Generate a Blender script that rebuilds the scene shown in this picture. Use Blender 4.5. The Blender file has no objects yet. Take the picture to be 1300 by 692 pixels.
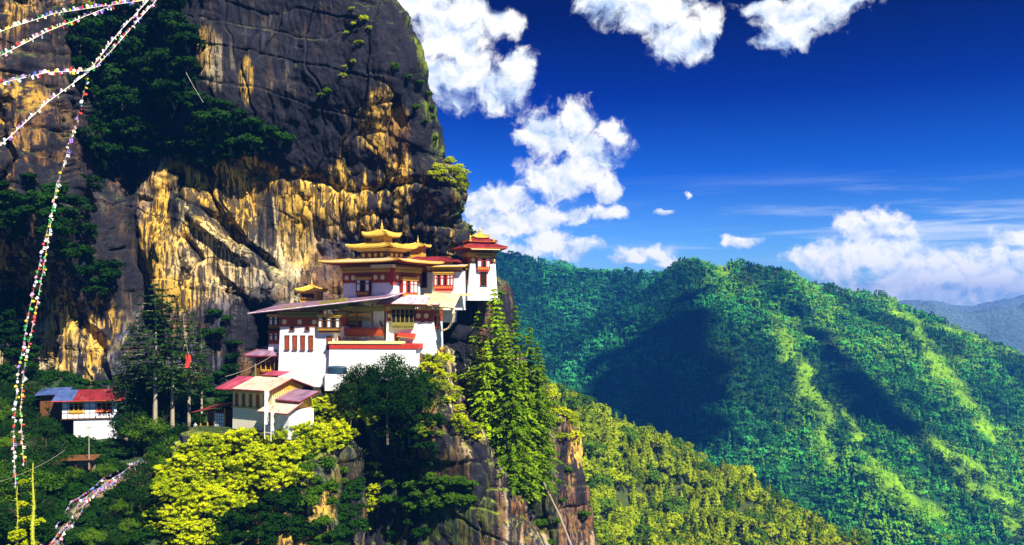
import bpy, math, random
import numpy as np
from mathutils import Vector, Matrix
R = math.radians
S = bpy.context.scene
COL = S.collection
F = 1126.0                       # focal length in photo pixels

def P(px, py, Y):
    """point at distance Y that the camera sees in direction (px, py)"""
    return ((px - 650.0) * Y / F, Y, (390.0 - py) * Y / F)

# ------------------------------------------------------------------ camera
cam = bpy.data.cameras.new('camera'); cam_o = bpy.data.objects.new('camera', cam); COL.objects.link(cam_o)
cam.sensor_width = 36.0; cam.lens = 36.0 * F / 1300.0; cam.shift_y = 44.0 / 1300.0
cam.clip_start = 0.5; cam.clip_end = 60000
cam_o.location = (0, 0, 0); cam_o.rotation_euler = (R(90), 0, 0)
S.camera = cam_o
S.render.engine = 'CYCLES'
S.view_settings.view_transform = 'Standard'; S.view_settings.look = 'None'
S.view_settings.gamma = 1.0; S.view_settings.use_curve_mapping = False
S.view_settings.exposure = 1.1
S.cycles.use_denoising = True
S.cycles.max_bounces = 6; S.cycles.diffuse_bounces = 3; S.cycles.glossy_bounces = 2
S.cycles.transmission_bounces = 3; S.cycles.volume_bounces = 1; S.cycles.transparent_max_bounces = 8
S.cycles.caustics_reflective = False; S.cycles.caustics_refractive = False
S.cycles.sample_clamp_indirect = 6

# ------------------------------------------------------------------ sun and sky
SUN_AZ, SUN_EL = 38.0, 47.0          # azimuth: degrees to the right of straight behind the camera
sd = Vector((math.sin(R(SUN_AZ)) * math.cos(R(SUN_EL)), -math.cos(R(SUN_AZ)) * math.cos(R(SUN_EL)), math.sin(R(SUN_EL))))
sun = bpy.data.lights.new('sun', 'SUN'); sun.energy = 5.0; sun.angle = R(0.5); sun.color = (1.0, 0.93, 0.8)
sun_o = bpy.data.objects.new('sun', sun); COL.objects.link(sun_o)
sun_o.rotation_euler = sd.to_track_quat('Z', 'Y').to_euler()

W = bpy.data.worlds.new('World'); S.world = W; W.use_nodes = True
wn = W.node_tree; wn.nodes.clear()

class NT:
    """tiny helper to write node graphs as expressions"""
    def __init__(s, tree): s.t = tree
    def node(s, typ, **kw):
        n = s.t.nodes.new(typ)
        for k, v in kw.items(): setattr(n, k, v)
        return n
    def put(s, sock, v):
        if isinstance(v, bpy.types.NodeSocket): s.t.links.new(v, sock)
        elif v is not None: sock.default_value = v
    def m(s, op, a, b=None, c=None, clamp=False):
        n = s.node('ShaderNodeMath', operation=op); n.use_clamp = clamp
        s.put(n.inputs[0], a); s.put(n.inputs[1], b)
        if c is not None: s.put(n.inputs[2], c)
        return n.outputs[0]
    def v(s, op, a, b=None, c=None, out=0):
        n = s.node('ShaderNodeVectorMath', operation=op)
        s.put(n.inputs[0], a); s.put(n.inputs[1], b)
        if c is not None: s.put(n.inputs[2], c)
        return n.outputs[out]
    def mix(s, f, a, b, mode='MIX'):
        n = s.node('ShaderNodeMix', data_type='RGBA', blend_type=mode)
        s.put(n.inputs[0], f); s.put(n.inputs[6], a); s.put(n.inputs[7], b)
        return n.outputs[2]
    def noise(s, vec, scale, detail=4, rough=0.55, dist=0.0, out=0, typ=None):
        n = s.node('ShaderNodeTexNoise')
        if typ: n.noise_type = typ
        s.put(n.inputs['Vector'], vec); n.inputs['Scale'].default_value = scale
        n.inputs['Detail'].default_value = detail; n.inputs['Roughness'].default_value = rough
        n.inputs['Distortion'].default_value = dist
        return n.outputs[out]
    def ramp(s, f, stops, interp='LINEAR'):
        n = s.node('ShaderNodeValToRGB'); s.put(n.inputs[0], f); cr = n.color_ramp; cr.interpolation = interp
        while len(cr.elements) < len(stops): cr.elements.new(0.5)
        for e, (p, c) in zip(cr.elements, stops):
            e.position = p; e.color = c if len(c) == 4 else (*c, 1)
        return n.outputs[0]
    def smooth(s, x, a, b):
        n = s.node('ShaderNodeMapRange', interpolation_type='SMOOTHSTEP')
        s.put(n.inputs['Value'], x); n.inputs['From Min'].default_value = a; n.inputs['From Max'].default_value = b
        return n.outputs['Result']

g = NT(wn)
sky = g.node('ShaderNodeTexSky', sky_type='NISHITA'); sky.sun_disc = False
sky.sun_elevation = R(SUN_EL); sky.sun_rotation = R(180 - SUN_AZ)
sky.altitude = 3000; sky.air_density = 1.0; sky.dust_density = 0.2; sky.ozone_density = 3.0
geo = g.node('ShaderNodeTexCoord').outputs['Generated']
sep = g.node('ShaderNodeSeparateXYZ'); g.put(sep.inputs[0], geo)
az = g.m('ARCTAN2', sep.outputs[0], sep.outputs[1])
el = g.m('ARCSINE', sep.outputs[2])
# deeper, polarised blue high up, paler at the horizon
tint = g.ramp(g.m('MULTIPLY_ADD', el, 1.0 / R(60), 0.0, clamp=True),
              [(0.0, (0.55, 0.72, 0.80)), (0.07, (0.24, 0.50, 0.82)), (0.14, (0.035, 0.22, 0.70)), (0.22, (0.003, 0.06, 0.42)), (0.30, (0.001, 0.018, 0.20)), (0.8, (0.001, 0.010, 0.12))])
skyc = g.mix(1.0, sky.outputs[0], tint, 'MULTIPLY')
def azel(px, py):
    x, y, z = (px - 650) / F, 1.0, (390 - py) / F
    return math.atan2(x, y), math.asin(z / math.sqrt(x * x + y * y + z * z))
uv = g.node('ShaderNodeCombineXYZ'); g.put(uv.inputs[0], az); g.put(uv.inputs[1], el); uv = uv.outputs[0]
w1 = g.v('SUBTRACT', g.noise(uv, 14, 3, 0.5, out=1), (0.5, 0.5, 0.5))
w2 = g.v('SUBTRACT', g.noise(uv, 55, 4, 0.6, out=1), (0.5, 0.5, 0.5))
wuv = g.v('MULTIPLY_ADD', w1, (0.034, 0.030, 0), uv)
wuv = g.v('MULTIPLY_ADD', w2, (0.013, 0.013, 0), wuv)
# cumulus: (px, py, rx, ry) of every lump
BL = [(520,0,55,45),(575,40,60,60),(545,85,60,40),(600,95,60,42),(640,40,25,25),(655,100,25,35),(480,40,30,60),
      (780,0,60,20),(830,10,60,35),(865,45,50,30),(905,35,20,22),(1015,20,55,25),(1050,0,60,22),(1000,45,35,20),(975,10,28,14),
      (700,165,42,34),(725,150,35,28),(750,185,42,28),(775,165,22,18),(690,225,38,30),(725,225,45,32),(765,240,25,22),(660,175,16,14),
      (752,270,40,12),(735,275,22,12),(785,265,18,9),
      (620,255,28,20),(650,250,30,20),(635,285,50,30),(680,280,32,28),(700,310,38,20),(600,270,14,14),(735,315,30,14),(620,310,40,20),(660,325,60,12),
      (815,322,40,11),(795,328,25,8),(845,332,28,7),
      (940,310,24,10),(1025,330,20,12),
      (868,250,7,5),(848,271,12,5),
      (1085,290,36,22),(1120,285,38,20),(1075,330,55,34),(1140,330,55,40),(1190,345,60,30),(1240,350,70,28),(1285,330,50,26),(1290,300,20,12),(1330,320,60,40),(1200,370,170,22),
      (-500,100,260,90),(1900,150,220,80),(2100,250,200,60)]
fld = None; low = None
for (bx, by, rx, ry) in BL:
    a0, e0 = azel(bx, by); ra, re_ = rx / F, ry / F
    q = g.v('MULTIPLY_ADD', wuv, (1 / ra, 1 / re_, 0), (-a0 / ra, -e0 / re_, 0))
    l = g.v('LENGTH', q, out=1)
    b = g.m('SUBTRACT', 1.12, l)
    q2 = g.v('ADD', q, (-0.25, -0.55, 0))         # the sunlit upper side of the lump
    b2 = g.m('SUBTRACT', 1.25, g.v('LENGTH', q2, out=1))
    if fld is None: fld, low = b, b2
    else:
        n = g.node('ShaderNodeMath', operation='SMOOTH_MAX'); g.put(n.inputs[0], fld); g.put(n.inputs[1], b); n.inputs[2].default_value = 0.16; fld = n.outputs[0]
        low = g.m('MAXIMUM', low, b2)
f1 = g.noise(wuv, 30, 8, 0.60)
f2 = g.noise(g.v('ADD', wuv, (-0.004, -0.010, 0)), 30, 8, 0.60)
dens = g.m('MULTIPLY_ADD', g.m('SUBTRACT', f1, 0.5), 2.6, fld)
alpha = g.smooth(dens, 0.0, 0.60)
relief = g.m('MULTIPLY', g.m('SUBTRACT', f1, f2), 4.0)
lit = g.m('ADD', g.m('MULTIPLY_ADD', low, 0.55, 0.35), relief)
big = g.noise(uv, 9, 3, 0.5)
lit = g.m('MULTIPLY_ADD', g.m('SUBTRACT', big, 0.5), 1.2, lit)
ccol = g.ramp(lit, [(0.0, (2.7, 3.6, 5.3)), (0.35, (4.2, 4.8, 5.7)), (0.7, (5.3, 5.6, 6.0)), (1.0, (6.4, 6.3, 6.2))])
# the colour ramp clamps nothing above 1, colours are radiances
# thin streaks of high cloud towards the horizon
st = g.noise(g.v('MULTIPLY', uv, (3.0, 42.0, 1.0)), 1.0, 5, 0.6, 0.4)
stm = g.smooth(st, 0.46, 0.70)
stm = g.m('MULTIPLY', stm, g.smooth(el, 0.16, 0.06))
stm = g.m('MULTIPLY', stm, g.m('MULTIPLY_ADD', g.smooth(az, -0.05, 0.45), 0.75, 0.06))
skyc = g.mix(stm, skyc, (5.0, 5.6, 6.4, 1))
ccol = g.mix(g.smooth(el, 0.13, 0.03), ccol, g.mix(1.0, ccol, (1.2, 1.2, 1.2, 1), 'MULTIPLY'))
skyc = g.mix(alpha, skyc, ccol)
bg = g.node('ShaderNodeBackground'); g.put(bg.inputs[0], skyc); bg.inputs[1].default_value = 0.086
g.t.links.new(bg.outputs[0], g.node('ShaderNodeOutputWorld').inputs[0])

# ------------------------------------------------------------------ helpers
rng = np.random.RandomState(7)
random.seed(7)

def tag(o, label=None, cat=None, group=None, kind=None):
    if label: o['label'] = label
    if cat: o['category'] = cat
    if group: o['group'] = group
    if kind: o['kind'] = kind
    return o

def empty(name, loc=(0, 0, 0), rz=0.0, parent=None):
    o = bpy.data.objects.new(name, None); COL.objects.link(o)
    o.location = loc; o.rotation_euler = (0, 0, rz); o.parent = parent; o.empty_display_size = 0.5
    return o

def np_mesh(name, V, Q, mat=None, parent=None, smooth=False, cols=None, mats=None, midx=None):
    """mesh object from arrays: V (n,3), Q (m,4) or (m,3)"""
    V = np.asarray(V, np.float32); Q = np.asarray(Q, np.int32); k = Q.shape[1]
    me = bpy.data.meshes.new(name)
    me.vertices.add(len(V)); me.vertices.foreach_set('co', V.ravel())
    me.loops.add(Q.size); me.loops.foreach_set('vertex_index', Q.ravel())
    me.polygons.add(len(Q)); me.polygons.foreach_set('loop_start', np.arange(0, Q.size, k, dtype=np.int32))
    if smooth: me.polygons.foreach_set('use_smooth', np.ones(len(Q), bool))
    if mats:
        for m_ in mats: me.materials.append(m_)
        if midx is not None: me.polygons.foreach_set('material_index', np.asarray(midx, np.int32))
    elif mat: me.materials.append(mat)
    me.update(calc_edges=True)
    if cols is not None:
        for nm, c in cols.items():
            a = me.color_attributes.new(nm, 'FLOAT_COLOR', 'POINT')
            cc = np.ones((len(V), 4), np.float32); cc[:, :3] = c; a.data.foreach_set('color', cc.ravel())
    o = bpy.data.objects.new(name, me); COL.objects.link(o); o.parent = parent
    return o

# gradient noise, vectorised
_perm = np.random.RandomState(3).permutation(256).astype(np.int32); _perm = np.concatenate([_perm, _perm])
_g3 = np.random.RandomState(4).normal(size=(256, 3)); _g3 /= np.linalg.norm(_g3, axis=1)[:, None]
def pn(x, y, z):
    x, y, z = np.broadcast_arrays(np.asarray(x, float), np.asarray(y, float), np.asarray(z, float))
    xi, yi, zi = np.floor(x).astype(np.int64), np.floor(y).astype(np.int64), np.floor(z).astype(np.int64)
    fx, fy, fz = x - xi, y - yi, z - zi
    u, v, w = (t * t * t * (t * (t * 6 - 15) + 10) for t in (fx, fy, fz))
    out = 0
    for dx in (0, 1):
        for dy in (0, 1):
            for dz in (0, 1):
                h = _perm[(_perm[(_perm[(xi + dx) & 255] + yi + dy) & 255] + zi + dz) & 255]
                gr = _g3[h]
                d = gr[..., 0] * (fx - dx) + gr[..., 1] * (fy - dy) + gr[..., 2] * (fz - dz)
                out = out + d * (u if dx else 1 - u) * (v if dy else 1 - v) * (w if dz else 1 - w)
    return out * 1.5
def fbm(x, y, z, o=4, lac=2.05, gain=0.5):
    a, s, t = 1.0, 0.0, 1.0
    for i in range(o):
        s = s + a * pn(x * t + 17.3 * i, y * t + 5.1 * i, z * t - 9.7 * i); a *= gain; t *= lac
    return s
def ridged(x, y, z, o=4):
    a, s, t = 1.0, 0.0, 1.0
    for i in range(o):
        s = s + a * (1 - np.abs(pn(x * t + 31 * i, y * t, z * t + 7 * i)) * 2); a *= 0.5; t *= 2.1
    return s
def sstep(x, a, b):
    t = np.clip((x - a) / (b - a), 0, 1); return t * t * (3 - 2 * t)
def seg_dist(px, py, pl):
    """distance (px) to a polyline"""
    d = np.full(px.shape, 1e9)
    for (ax, ay), (bx, by) in zip(pl[:-1], pl[1:]):
        vx, vy = bx - ax, by - ay
        t = np.clip(((px - ax) * vx + (py - ay) * vy) / (vx * vx + vy * vy), 0, 1)
        d = np.minimum(d, np.hypot(px - ax - t * vx, py - ay - t * vy))
    return d
def grid_faces(r, c, wrap=False):
    i = np.arange(r - 1)[:, None] * c; 
    if wrap: j = np.arange(c)[None, :]; jn = (j + 1) % c
    else: j = np.arange(c - 1)[None, :]; jn = j + 1
    return np.stack([i + j, i + jn, i + c + jn, i + c + j], -1).reshape(-1, 4)
def grid_normals(G):
    du = np.gradient(G, axis=1); dv = np.gradient(G, axis=0)
    n = np.cross(du, dv); n /= np.maximum(np.linalg.norm(n, axis=2), 1e-9)[..., None]
    return n

# ------------------------------------------------------------------ materials
def new_mat(name):
    m = bpy.data.materials.new(name); m.use_nodes = True; m.node_tree.nodes.clear()
    return m, NT(m.node_tree)
def finish(m, h, shader):
    h.t.links.new(shader, h.node('ShaderNodeOutputMaterial').inputs[0]); return m
def pbsdf(h, col, rough=0.8, metal=0.0, normal=None, spec=0.3):
    n = h.node('ShaderNodeBsdfPrincipled'); h.put(n.inputs['Base Color'], col); h.put(n.inputs['Roughness'], rough)
    n.inputs['Metallic'].default_value = metal; n.inputs['Specular IOR Level'].default_value = spec
    if normal is not None: h.put(n.inputs['Normal'], normal)
    return n.outputs[0]
def bump(h, height, dist=0.1, strength=1.0):
    n = h.node('ShaderNodeBump'); n.inputs['Distance'].default_value = dist; n.inputs['Strength'].default_value = strength
    h.put(n.inputs['Height'], height); return n.outputs[0]
def simple(name, col, rough=0.75, var=0.25, scale=1.5, metal=0.0, bmp=0.03, spec=0.3, dirt=None):
    """a base colour with weathering: broad patches and fine grain"""
    m, h = new_mat(name); co = h.node('ShaderNodeTexCoord').outputs['Object']
    n1 = h.noise(co, scale, 5, 0.6); n2 = h.noise(co, scale * 9, 4, 0.6)
    f = h.m('ADD', h.m('MULTIPLY', n1, 0.65), h.m('MULTIPLY', n2, 0.35))
    c = h.ramp(f, [(0.3, tuple(x * (1 - var) for x in col)), (0.7, tuple(min(1, x * (1 + var)) for x in col))])
    if dirt is not None:
        dn = h.noise(h.v('MULTIPLY', co, (2.2, 2.2, 0.35)), 1.3, 5, 0.65)
        c = h.mix(h.m('MULTIPLY', h.smooth(dn, 0.50, 0.74), 0.6), c, (*dirt, 1))
    nm = bump(h, n2, bmp, 0.6)
    return finish(m, h, pbsdf(h, c, rough, metal, nm, spec))

def rock_mat():
    m, h = new_mat('rock_face'); co = h.node('ShaderNodeTexCoord').outputs['Object']
    at = h.node('ShaderNodeAttribute', attribute_name='tone').outputs['Color']
    n1 = h.noise(h.v('MULTIPLY', co, (1, 1, 0.25)), 1.2, 7, 0.65)
    n2 = h.noise(co, 4.0, 6, 0.7)
    c = h.mix(1.0, at, h.ramp(n1, [(0.28, (0.35, 0.36, 0.42)), (0.5, (0.95, 0.95, 0.95)), (0.72, (1.5, 1.42, 1.3))]), 'MULTIPLY')
    st1 = h.noise(h.v('MULTIPLY', co, (1.0, 1.0, .045)), 1.7, 5, .6, .15)
    st2 = h.noise(co, .09, 2, .5)
    c = h.mix(h.m('MULTIPLY', h.smooth(h.m('MULTIPLY_ADD', st2, .35, st1), .66, .72), .88), c, (.012, .013, .022, 1))
    c = h.mix(1.0, c, h.ramp(n2, [(0.3, (0.6, 0.58, 0.6)), (0.65, (1.25, 1.25, 1.2))]), 'MULTIPLY')
    n3 = h.noise(co, 1.6, 8, 0.62, 0.5, typ='RIDGED_MULTIFRACTAL') if False else h.noise(h.v('MULTIPLY', co, (1, 1, 0.5)), 1.0, 9, 0.7, 0.6)
    nm = bump(h, n3, 0.75, 0.9)
    return finish(m, h, pbsdf(h, c, 0.85, 0, nm, 0.25))
M_ROCK = rock_mat()

def leaf_mat(name, dark, light, trans=0.35, attr=False, hue=None):
    m, h = new_mat(name)
    co = h.node('ShaderNodeTexCoord').outputs['Object']
    n = h.noise(co, 0.9, 3, 0.6); n2 = h.noise(co, 6.0, 2, 0.6)
    rnd = h.node('ShaderNodeObjectInfo').outputs['Random']
    f = h.m('ADD', h.m('MULTIPLY', n, 0.55), h.m('MULTIPLY', n2, 0.45))
    f = h.m('ADD', f, h.m('MULTIPLY', h.m('SUBTRACT', rnd, 0.5), 0.28))
    c = h.ramp(f, [(0.3, dark), (0.68, light)])
    if attr:
        at = h.node('ShaderNodeAttribute', attribute_name='tone').outputs['Color']
        c = h.mix(1.0, c, at, 'MULTIPLY')
    d = h.node('ShaderNodeBsdfDiffuse'); h.put(d.inputs[0], c)
    t = h.node('ShaderNodeBsdfTranslucent'); h.put(t.inputs[0], c)
    mx = h.node('ShaderNodeMixShader'); mx.inputs[0].default_value = trans
    h.t.links.new(d.outputs[0], mx.inputs[1]); h.t.links.new(t.outputs[0], mx.inputs[2])
    return finish(m, h, mx.outputs[0])
# ================================================================== ROCK AND LAND
def lerp_tab(t, tab):
    a = np.array(tab, float); return np.interp(t, a[:, 0], a[:, 1])

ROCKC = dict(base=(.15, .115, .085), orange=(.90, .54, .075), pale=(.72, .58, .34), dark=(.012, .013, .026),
             slate=(.085, .085, .15), brown=(.24, .11, .035), green=(.05, .085, .014), moss=(.20, .26, .01))
ROCKC = {k: np.array(v) for k, v in ROCKC.items()}

def paint(px, py, X, Yv, Z, N, regions, streak=1.0, mossy=0.5):
    """rock colours: stains, iron bands, lichen, and light and shade painted by some regions"""
    c = np.zeros(px.shape + (3,)) + ROCKC['base']
    n = fbm(X / 6, Yv / 6, Z / 6, 4)
    c = c + (ROCKC['slate'] - c) * sstep(n, 0.05, 0.45)[..., None]
    c = c + (ROCKC['brown'] - c) * sstep(-n, 0.05, 0.45)[..., None]
    s2 = fbm(X / 4.0 + 40, Yv / 6, Z / 26, 3)
    f = sstep(fbm(X / 1.4 + 80, Yv / 3, Z / 12, 4) - 0.5 * s2, 0.34, 0.55) * 0.5
    c = c + (ROCKC['pale'] - c) * f[..., None]
    wx = px + 16 * fbm(X / 9, Yv / 9, Z / 9, 3) + 5 * fbm(X / 2.2, Yv / 3, Z / 4, 3); wy = py + 26 * fbm(X / 7 + 9, Yv / 9, Z / 12, 4)
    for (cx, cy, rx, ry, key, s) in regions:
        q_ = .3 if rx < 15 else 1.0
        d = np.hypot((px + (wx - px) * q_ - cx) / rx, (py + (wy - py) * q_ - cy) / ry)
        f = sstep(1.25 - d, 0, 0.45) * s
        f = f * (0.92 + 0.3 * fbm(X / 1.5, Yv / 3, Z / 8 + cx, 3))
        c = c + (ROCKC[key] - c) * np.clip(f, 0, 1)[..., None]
    # water streaks: long in z, narrow in x
    s1 = fbm(X / 1.1, Yv / 2.5, Z / 17, 4)
    f = sstep(s1 * 0.9 + s2 * 1.0, 0.12 + .12 * (1 - streak), 0.22 + .12 * (1 - streak)) * np.clip(streak * 1.3, 0, 1) * 0.97
    c = c + (ROCKC['dark'] - c) * f[..., None]
    # moss and grass wherever the rock is flat enough to hold soil
    f = sstep(N[..., 2] + 0.25 * fbm(X / 2, Yv / 2, Z / 2, 3), 0.55, 0.8) * mossy
    c = c + (ROCKC['moss'] * (0.6 + 0.8 * sstep(n, -.3, .3))[..., None] - c) * f[..., None]
    return np.clip(c, 0.004, 0.9)

def rocky(G, N, amp=1.0):
    """fractured relief along the normal"""
    X, Y_, Z = G[..., 0], G[..., 1], G[..., 2]
    wx = X + 2.0 * fbm(X / 8, Y_ / 8, Z / 8, 2)
    big = fbm(wx / 17, Y_ / 17, Z / 26, 3) * 2.8
    col = ridged(wx / 6.5, Y_ / 8, Z / 21, 3); col = -(np.maximum(col - 1.05, 0)) * 1.3
    t = fbm(wx / 4.5 + 11, Y_ / 5, Z / 9, 4)
    plates = (np.round(t * 4) / 4 * 0.6 + t * 0.4) * 1.25
    fine = fbm(X / 1.4, Y_ / 1.4, Z / 2.4, 4) * 0.34
    hor = -np.maximum(ridged(X / 22 + 5, Y_ / 22, (Z + 0.25 * X) / 6.0, 2) - 1.15, 0) * 1.8
    e1 = fbm(wx / 7.5 + 3, Y_ / 10, Z / 42, 2); e2 = fbm(X / 38 + .2, Y_ / 38, Z / 8.5 + .03 * X + 8, 2) + .05 * fbm(X / 3, Y_ / 3, Z / 3, 2); e3 = fbm(wx / 4 - 7, Y_ / 4, Z / 7, 2)
    crack = -1.1 * np.exp(-(e1 / .035) ** 2) - .55 * np.exp(-(e2 / .03) ** 2) - .22 * np.exp(-(e3 / .035) ** 2) * sstep(e1, 0, .3)
    step = .9 * sstep(e1, -.02, .02) + .4 * sstep(e2, -.015, .015)
    return big + (col + plates + hor) * amp + fine * .8 + (crack + step) * np.minimum(1, amp * 1.6)

# ---- the great cliff -------------------------------------------------
Y0 = 165.0
EDGE = [(-80, 455), (-40, 472), (0, 492), (40, 515), (80, 534), (120, 543), (190, 551), (203, 562), (216, 577), (240, 580), (262, 572),
        (275, 574), (286, 588), (300, 592), (318, 588), (340, 580), (364, 578), (369, 634), (385, 640), (420, 646), (450, 655), (500, 694), (520, 711),
        (545, 727), (600, 741), (640, 749), (692, 753), (830, 775)]
def cliff_depth(px, py):
    Y = np.full(px.shape, 173.0)
    Y -= 7.0 * sstep(250 - py, 0, 150) * sstep(px, 150, 300)              # the brow leans out over the alcove
    Y -= 5.0 * np.exp(-((px - 560) / 45) ** 2 - ((py - 228) / 32) ** 2)      # nose of rock at the right edge
    Y += 5.0 * np.exp(-((px - 470) / 130) ** 2 - ((py - 318) / 50) ** 2)    # alcove behind the golden roofs
    Y -= 5.0 * sstep(px, 380, 250) * sstep(py, 200, 330)
    Y += 17.0 * np.exp(-((px - 312) / 24) ** 4 - ((py - 445) / 55) ** 4)     # cave beside the lower temple
    Y -= 11.0 * sstep(py, 362, 370) * sstep(px, 545, 580)                      # shelf under the corner tower
    Y -= 22.0 * sstep(115 - px + 0.25 * (py - 150), 0, 60) * sstep(420 - py, 0, 180)  # left buttress
    Y -= 8.0 * sstep(px, 60, 0)
    Y += 6.0 * np.exp(-(seg_dist(px, py, [(95, 120), (112, 260), (150, 345), (195, 450)]) / 24) ** 2)
    Y -= 4.0 * sstep(py, 380, 480) * sstep(px, 260, 120)
    for pl, w, d in [([(196, 205), (225, 255), (290, 298), (330, 350), (385, 400)], 7, 3.0),
                     ([(245, 205), (262, 270), (318, 325), (360, 360)], 5, 2.2),
                     ([(225, 300), (240, 330), (222, 360)], 6, 2.5), ([(255, 335), (300, 385), (350, 380)], 5, 1.8),
                     ([(295, 212), (380, 218), (445, 236), (520, 224), (590, 232)], 5, 2.4),
                     ([(395, 280), (450, 262), (520, 270), (580, 285)], 5, 2.2),
                     ([(447, 160), (432, 215), (445, 262), (425, 330)], 4, 1.6), ([(372, 240), (392, 300), (382, 350)], 4, 1.6),
                     ([(505, 120), (500, 200), (470, 240)], 4, 1.4),
                     ([(40, 130), (60, 230), (20, 330)], 7, 2.5), ([(0, 60), (60, 80), (120, 60)], 5, 2.0),
                     ([(75, 380), (110, 430), (135, 480)], 6, 2.5), ([(30, 360), (55, 430), (60, 490)], 5, 2.2)]:
        Y += d * np.exp(-(seg_dist(px + 4 * np.sin(py / 9.0), py, pl) / w) ** 2)
    Y -= 2.5 * np.exp(-(seg_dist(px, py, [(205, 225), (240, 275), (300, 320), (345, 365)]) / 9) ** 2)   # rounded rib
    return Y
rows = np.concatenate([np.arange(-80, 380, 1.25), np.arange(380, 830, 1.9)]); nf, nw = 620, 90
PX = np.zeros((len(rows), nf + nw)); PY = np.repeat(rows[:, None], nf + nw, 1)
edge = lerp_tab(rows, EDGE)
tf = np.linspace(0, 1, nf)
PX[:, :nf] = -170 + (edge[:, None] + 170) * tf[None, :]
PX[:, nf:] = edge[:, None]
D = cliff_depth(PX, PY)
rad = 9.0                                                # the front turns into the side with a rounded corner
e_m = (edge[:, None] - PX[:, :nf]) * Y0 / F
rr = np.clip(1 - e_m / rad, 0, 1)
D[:, :nf] += rad * (1 - np.sqrt(np.maximum(1 - rr ** 2, 0)))
D[:, nf:] = D[:, nf - 1:nf] + 0.3
Gc = np.zeros(PX.shape + (3,))
Gc[..., 0] = (PX - 650) * Y0 / F; Gc[..., 1] = D; Gc[..., 2] = (390 - PY) * Y0 / F
tw = np.linspace(0, 1, nw) ** 1.6
Gc[:, nf:, 1] += 120 * tw[None, :]
Gc[:, nf:, 0] = Gc[:, nf:, 0] * (1 + 120 * tw[None, :] / 175) - 22 * tw[None, :]
Gc[:, :, 1] += 0.0
topk = sstep(-PY, 20, 80); Gc[..., 1] += topk * 14
N = grid_normals(Gc); N *= np.where(N[..., 1:2].mean() > 0, -1, 1)
ampm = .32 + .22 * sstep(PX, 420, 520) + .35 * sstep(150 - PX, 0, 60)
Gd = Gc + N * rocky(Gc, N, ampm)[..., None]
Nd = grid_normals(Gd); Nd *= np.where(Nd[..., 1].mean() > 0, -1, 1)
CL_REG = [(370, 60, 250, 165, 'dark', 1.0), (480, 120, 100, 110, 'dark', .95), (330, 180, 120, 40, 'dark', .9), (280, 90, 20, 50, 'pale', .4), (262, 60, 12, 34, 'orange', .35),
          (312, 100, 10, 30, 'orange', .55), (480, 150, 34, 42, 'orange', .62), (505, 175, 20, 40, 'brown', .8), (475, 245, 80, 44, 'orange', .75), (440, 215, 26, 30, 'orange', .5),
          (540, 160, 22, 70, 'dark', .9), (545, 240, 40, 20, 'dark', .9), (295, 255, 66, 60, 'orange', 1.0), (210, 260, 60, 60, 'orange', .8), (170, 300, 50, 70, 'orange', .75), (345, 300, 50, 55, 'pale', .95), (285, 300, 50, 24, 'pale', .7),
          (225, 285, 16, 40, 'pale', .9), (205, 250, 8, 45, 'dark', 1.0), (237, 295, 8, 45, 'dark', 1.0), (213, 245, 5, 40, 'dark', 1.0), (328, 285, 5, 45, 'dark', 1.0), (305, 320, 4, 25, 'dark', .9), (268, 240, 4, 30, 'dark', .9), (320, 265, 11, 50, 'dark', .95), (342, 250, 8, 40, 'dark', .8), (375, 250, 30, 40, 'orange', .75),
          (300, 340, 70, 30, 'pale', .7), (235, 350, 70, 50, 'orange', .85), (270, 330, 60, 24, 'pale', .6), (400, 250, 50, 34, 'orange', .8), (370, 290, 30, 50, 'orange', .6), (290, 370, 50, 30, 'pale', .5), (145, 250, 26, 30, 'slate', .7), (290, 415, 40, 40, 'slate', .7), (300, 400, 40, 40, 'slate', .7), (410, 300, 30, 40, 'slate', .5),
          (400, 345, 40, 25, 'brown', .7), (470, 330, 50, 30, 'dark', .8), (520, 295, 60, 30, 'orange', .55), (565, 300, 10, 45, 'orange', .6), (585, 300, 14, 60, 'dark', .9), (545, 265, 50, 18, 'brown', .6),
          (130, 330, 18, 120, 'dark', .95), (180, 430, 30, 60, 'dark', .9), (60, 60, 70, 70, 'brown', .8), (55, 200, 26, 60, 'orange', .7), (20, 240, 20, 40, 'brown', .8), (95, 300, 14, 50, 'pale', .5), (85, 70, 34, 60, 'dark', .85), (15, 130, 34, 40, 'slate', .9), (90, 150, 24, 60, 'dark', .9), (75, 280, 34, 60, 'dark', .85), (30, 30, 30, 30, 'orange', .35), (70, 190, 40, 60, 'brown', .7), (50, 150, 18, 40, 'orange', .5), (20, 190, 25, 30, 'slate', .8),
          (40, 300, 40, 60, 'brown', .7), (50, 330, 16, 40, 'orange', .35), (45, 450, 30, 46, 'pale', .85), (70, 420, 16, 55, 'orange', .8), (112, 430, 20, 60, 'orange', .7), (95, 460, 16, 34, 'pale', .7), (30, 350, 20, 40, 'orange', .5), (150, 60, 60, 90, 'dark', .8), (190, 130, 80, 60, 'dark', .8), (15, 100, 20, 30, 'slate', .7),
          (308, 440, 30, 62, 'dark', 1.0), (590, 440, 34, 80, 'dark', 1.0), (600, 420, 50, 70, 'dark', .93), (565, 400, 30, 40, 'dark', .9), (650, 600, 40, 120, 'dark', .85), (560, 500, 60, 60, 'dark', .9),  # deep shade of cave and ravine painted into the rock colour
          (735, 570, 14, 40, 'orange', .75), (725, 545, 12, 30, 'brown', .8), (715, 650, 40, 50, 'brown', .7), (690, 640, 18, 60, 'green', .8), (615, 420, 10, 50, 'brown', .6)]
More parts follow.
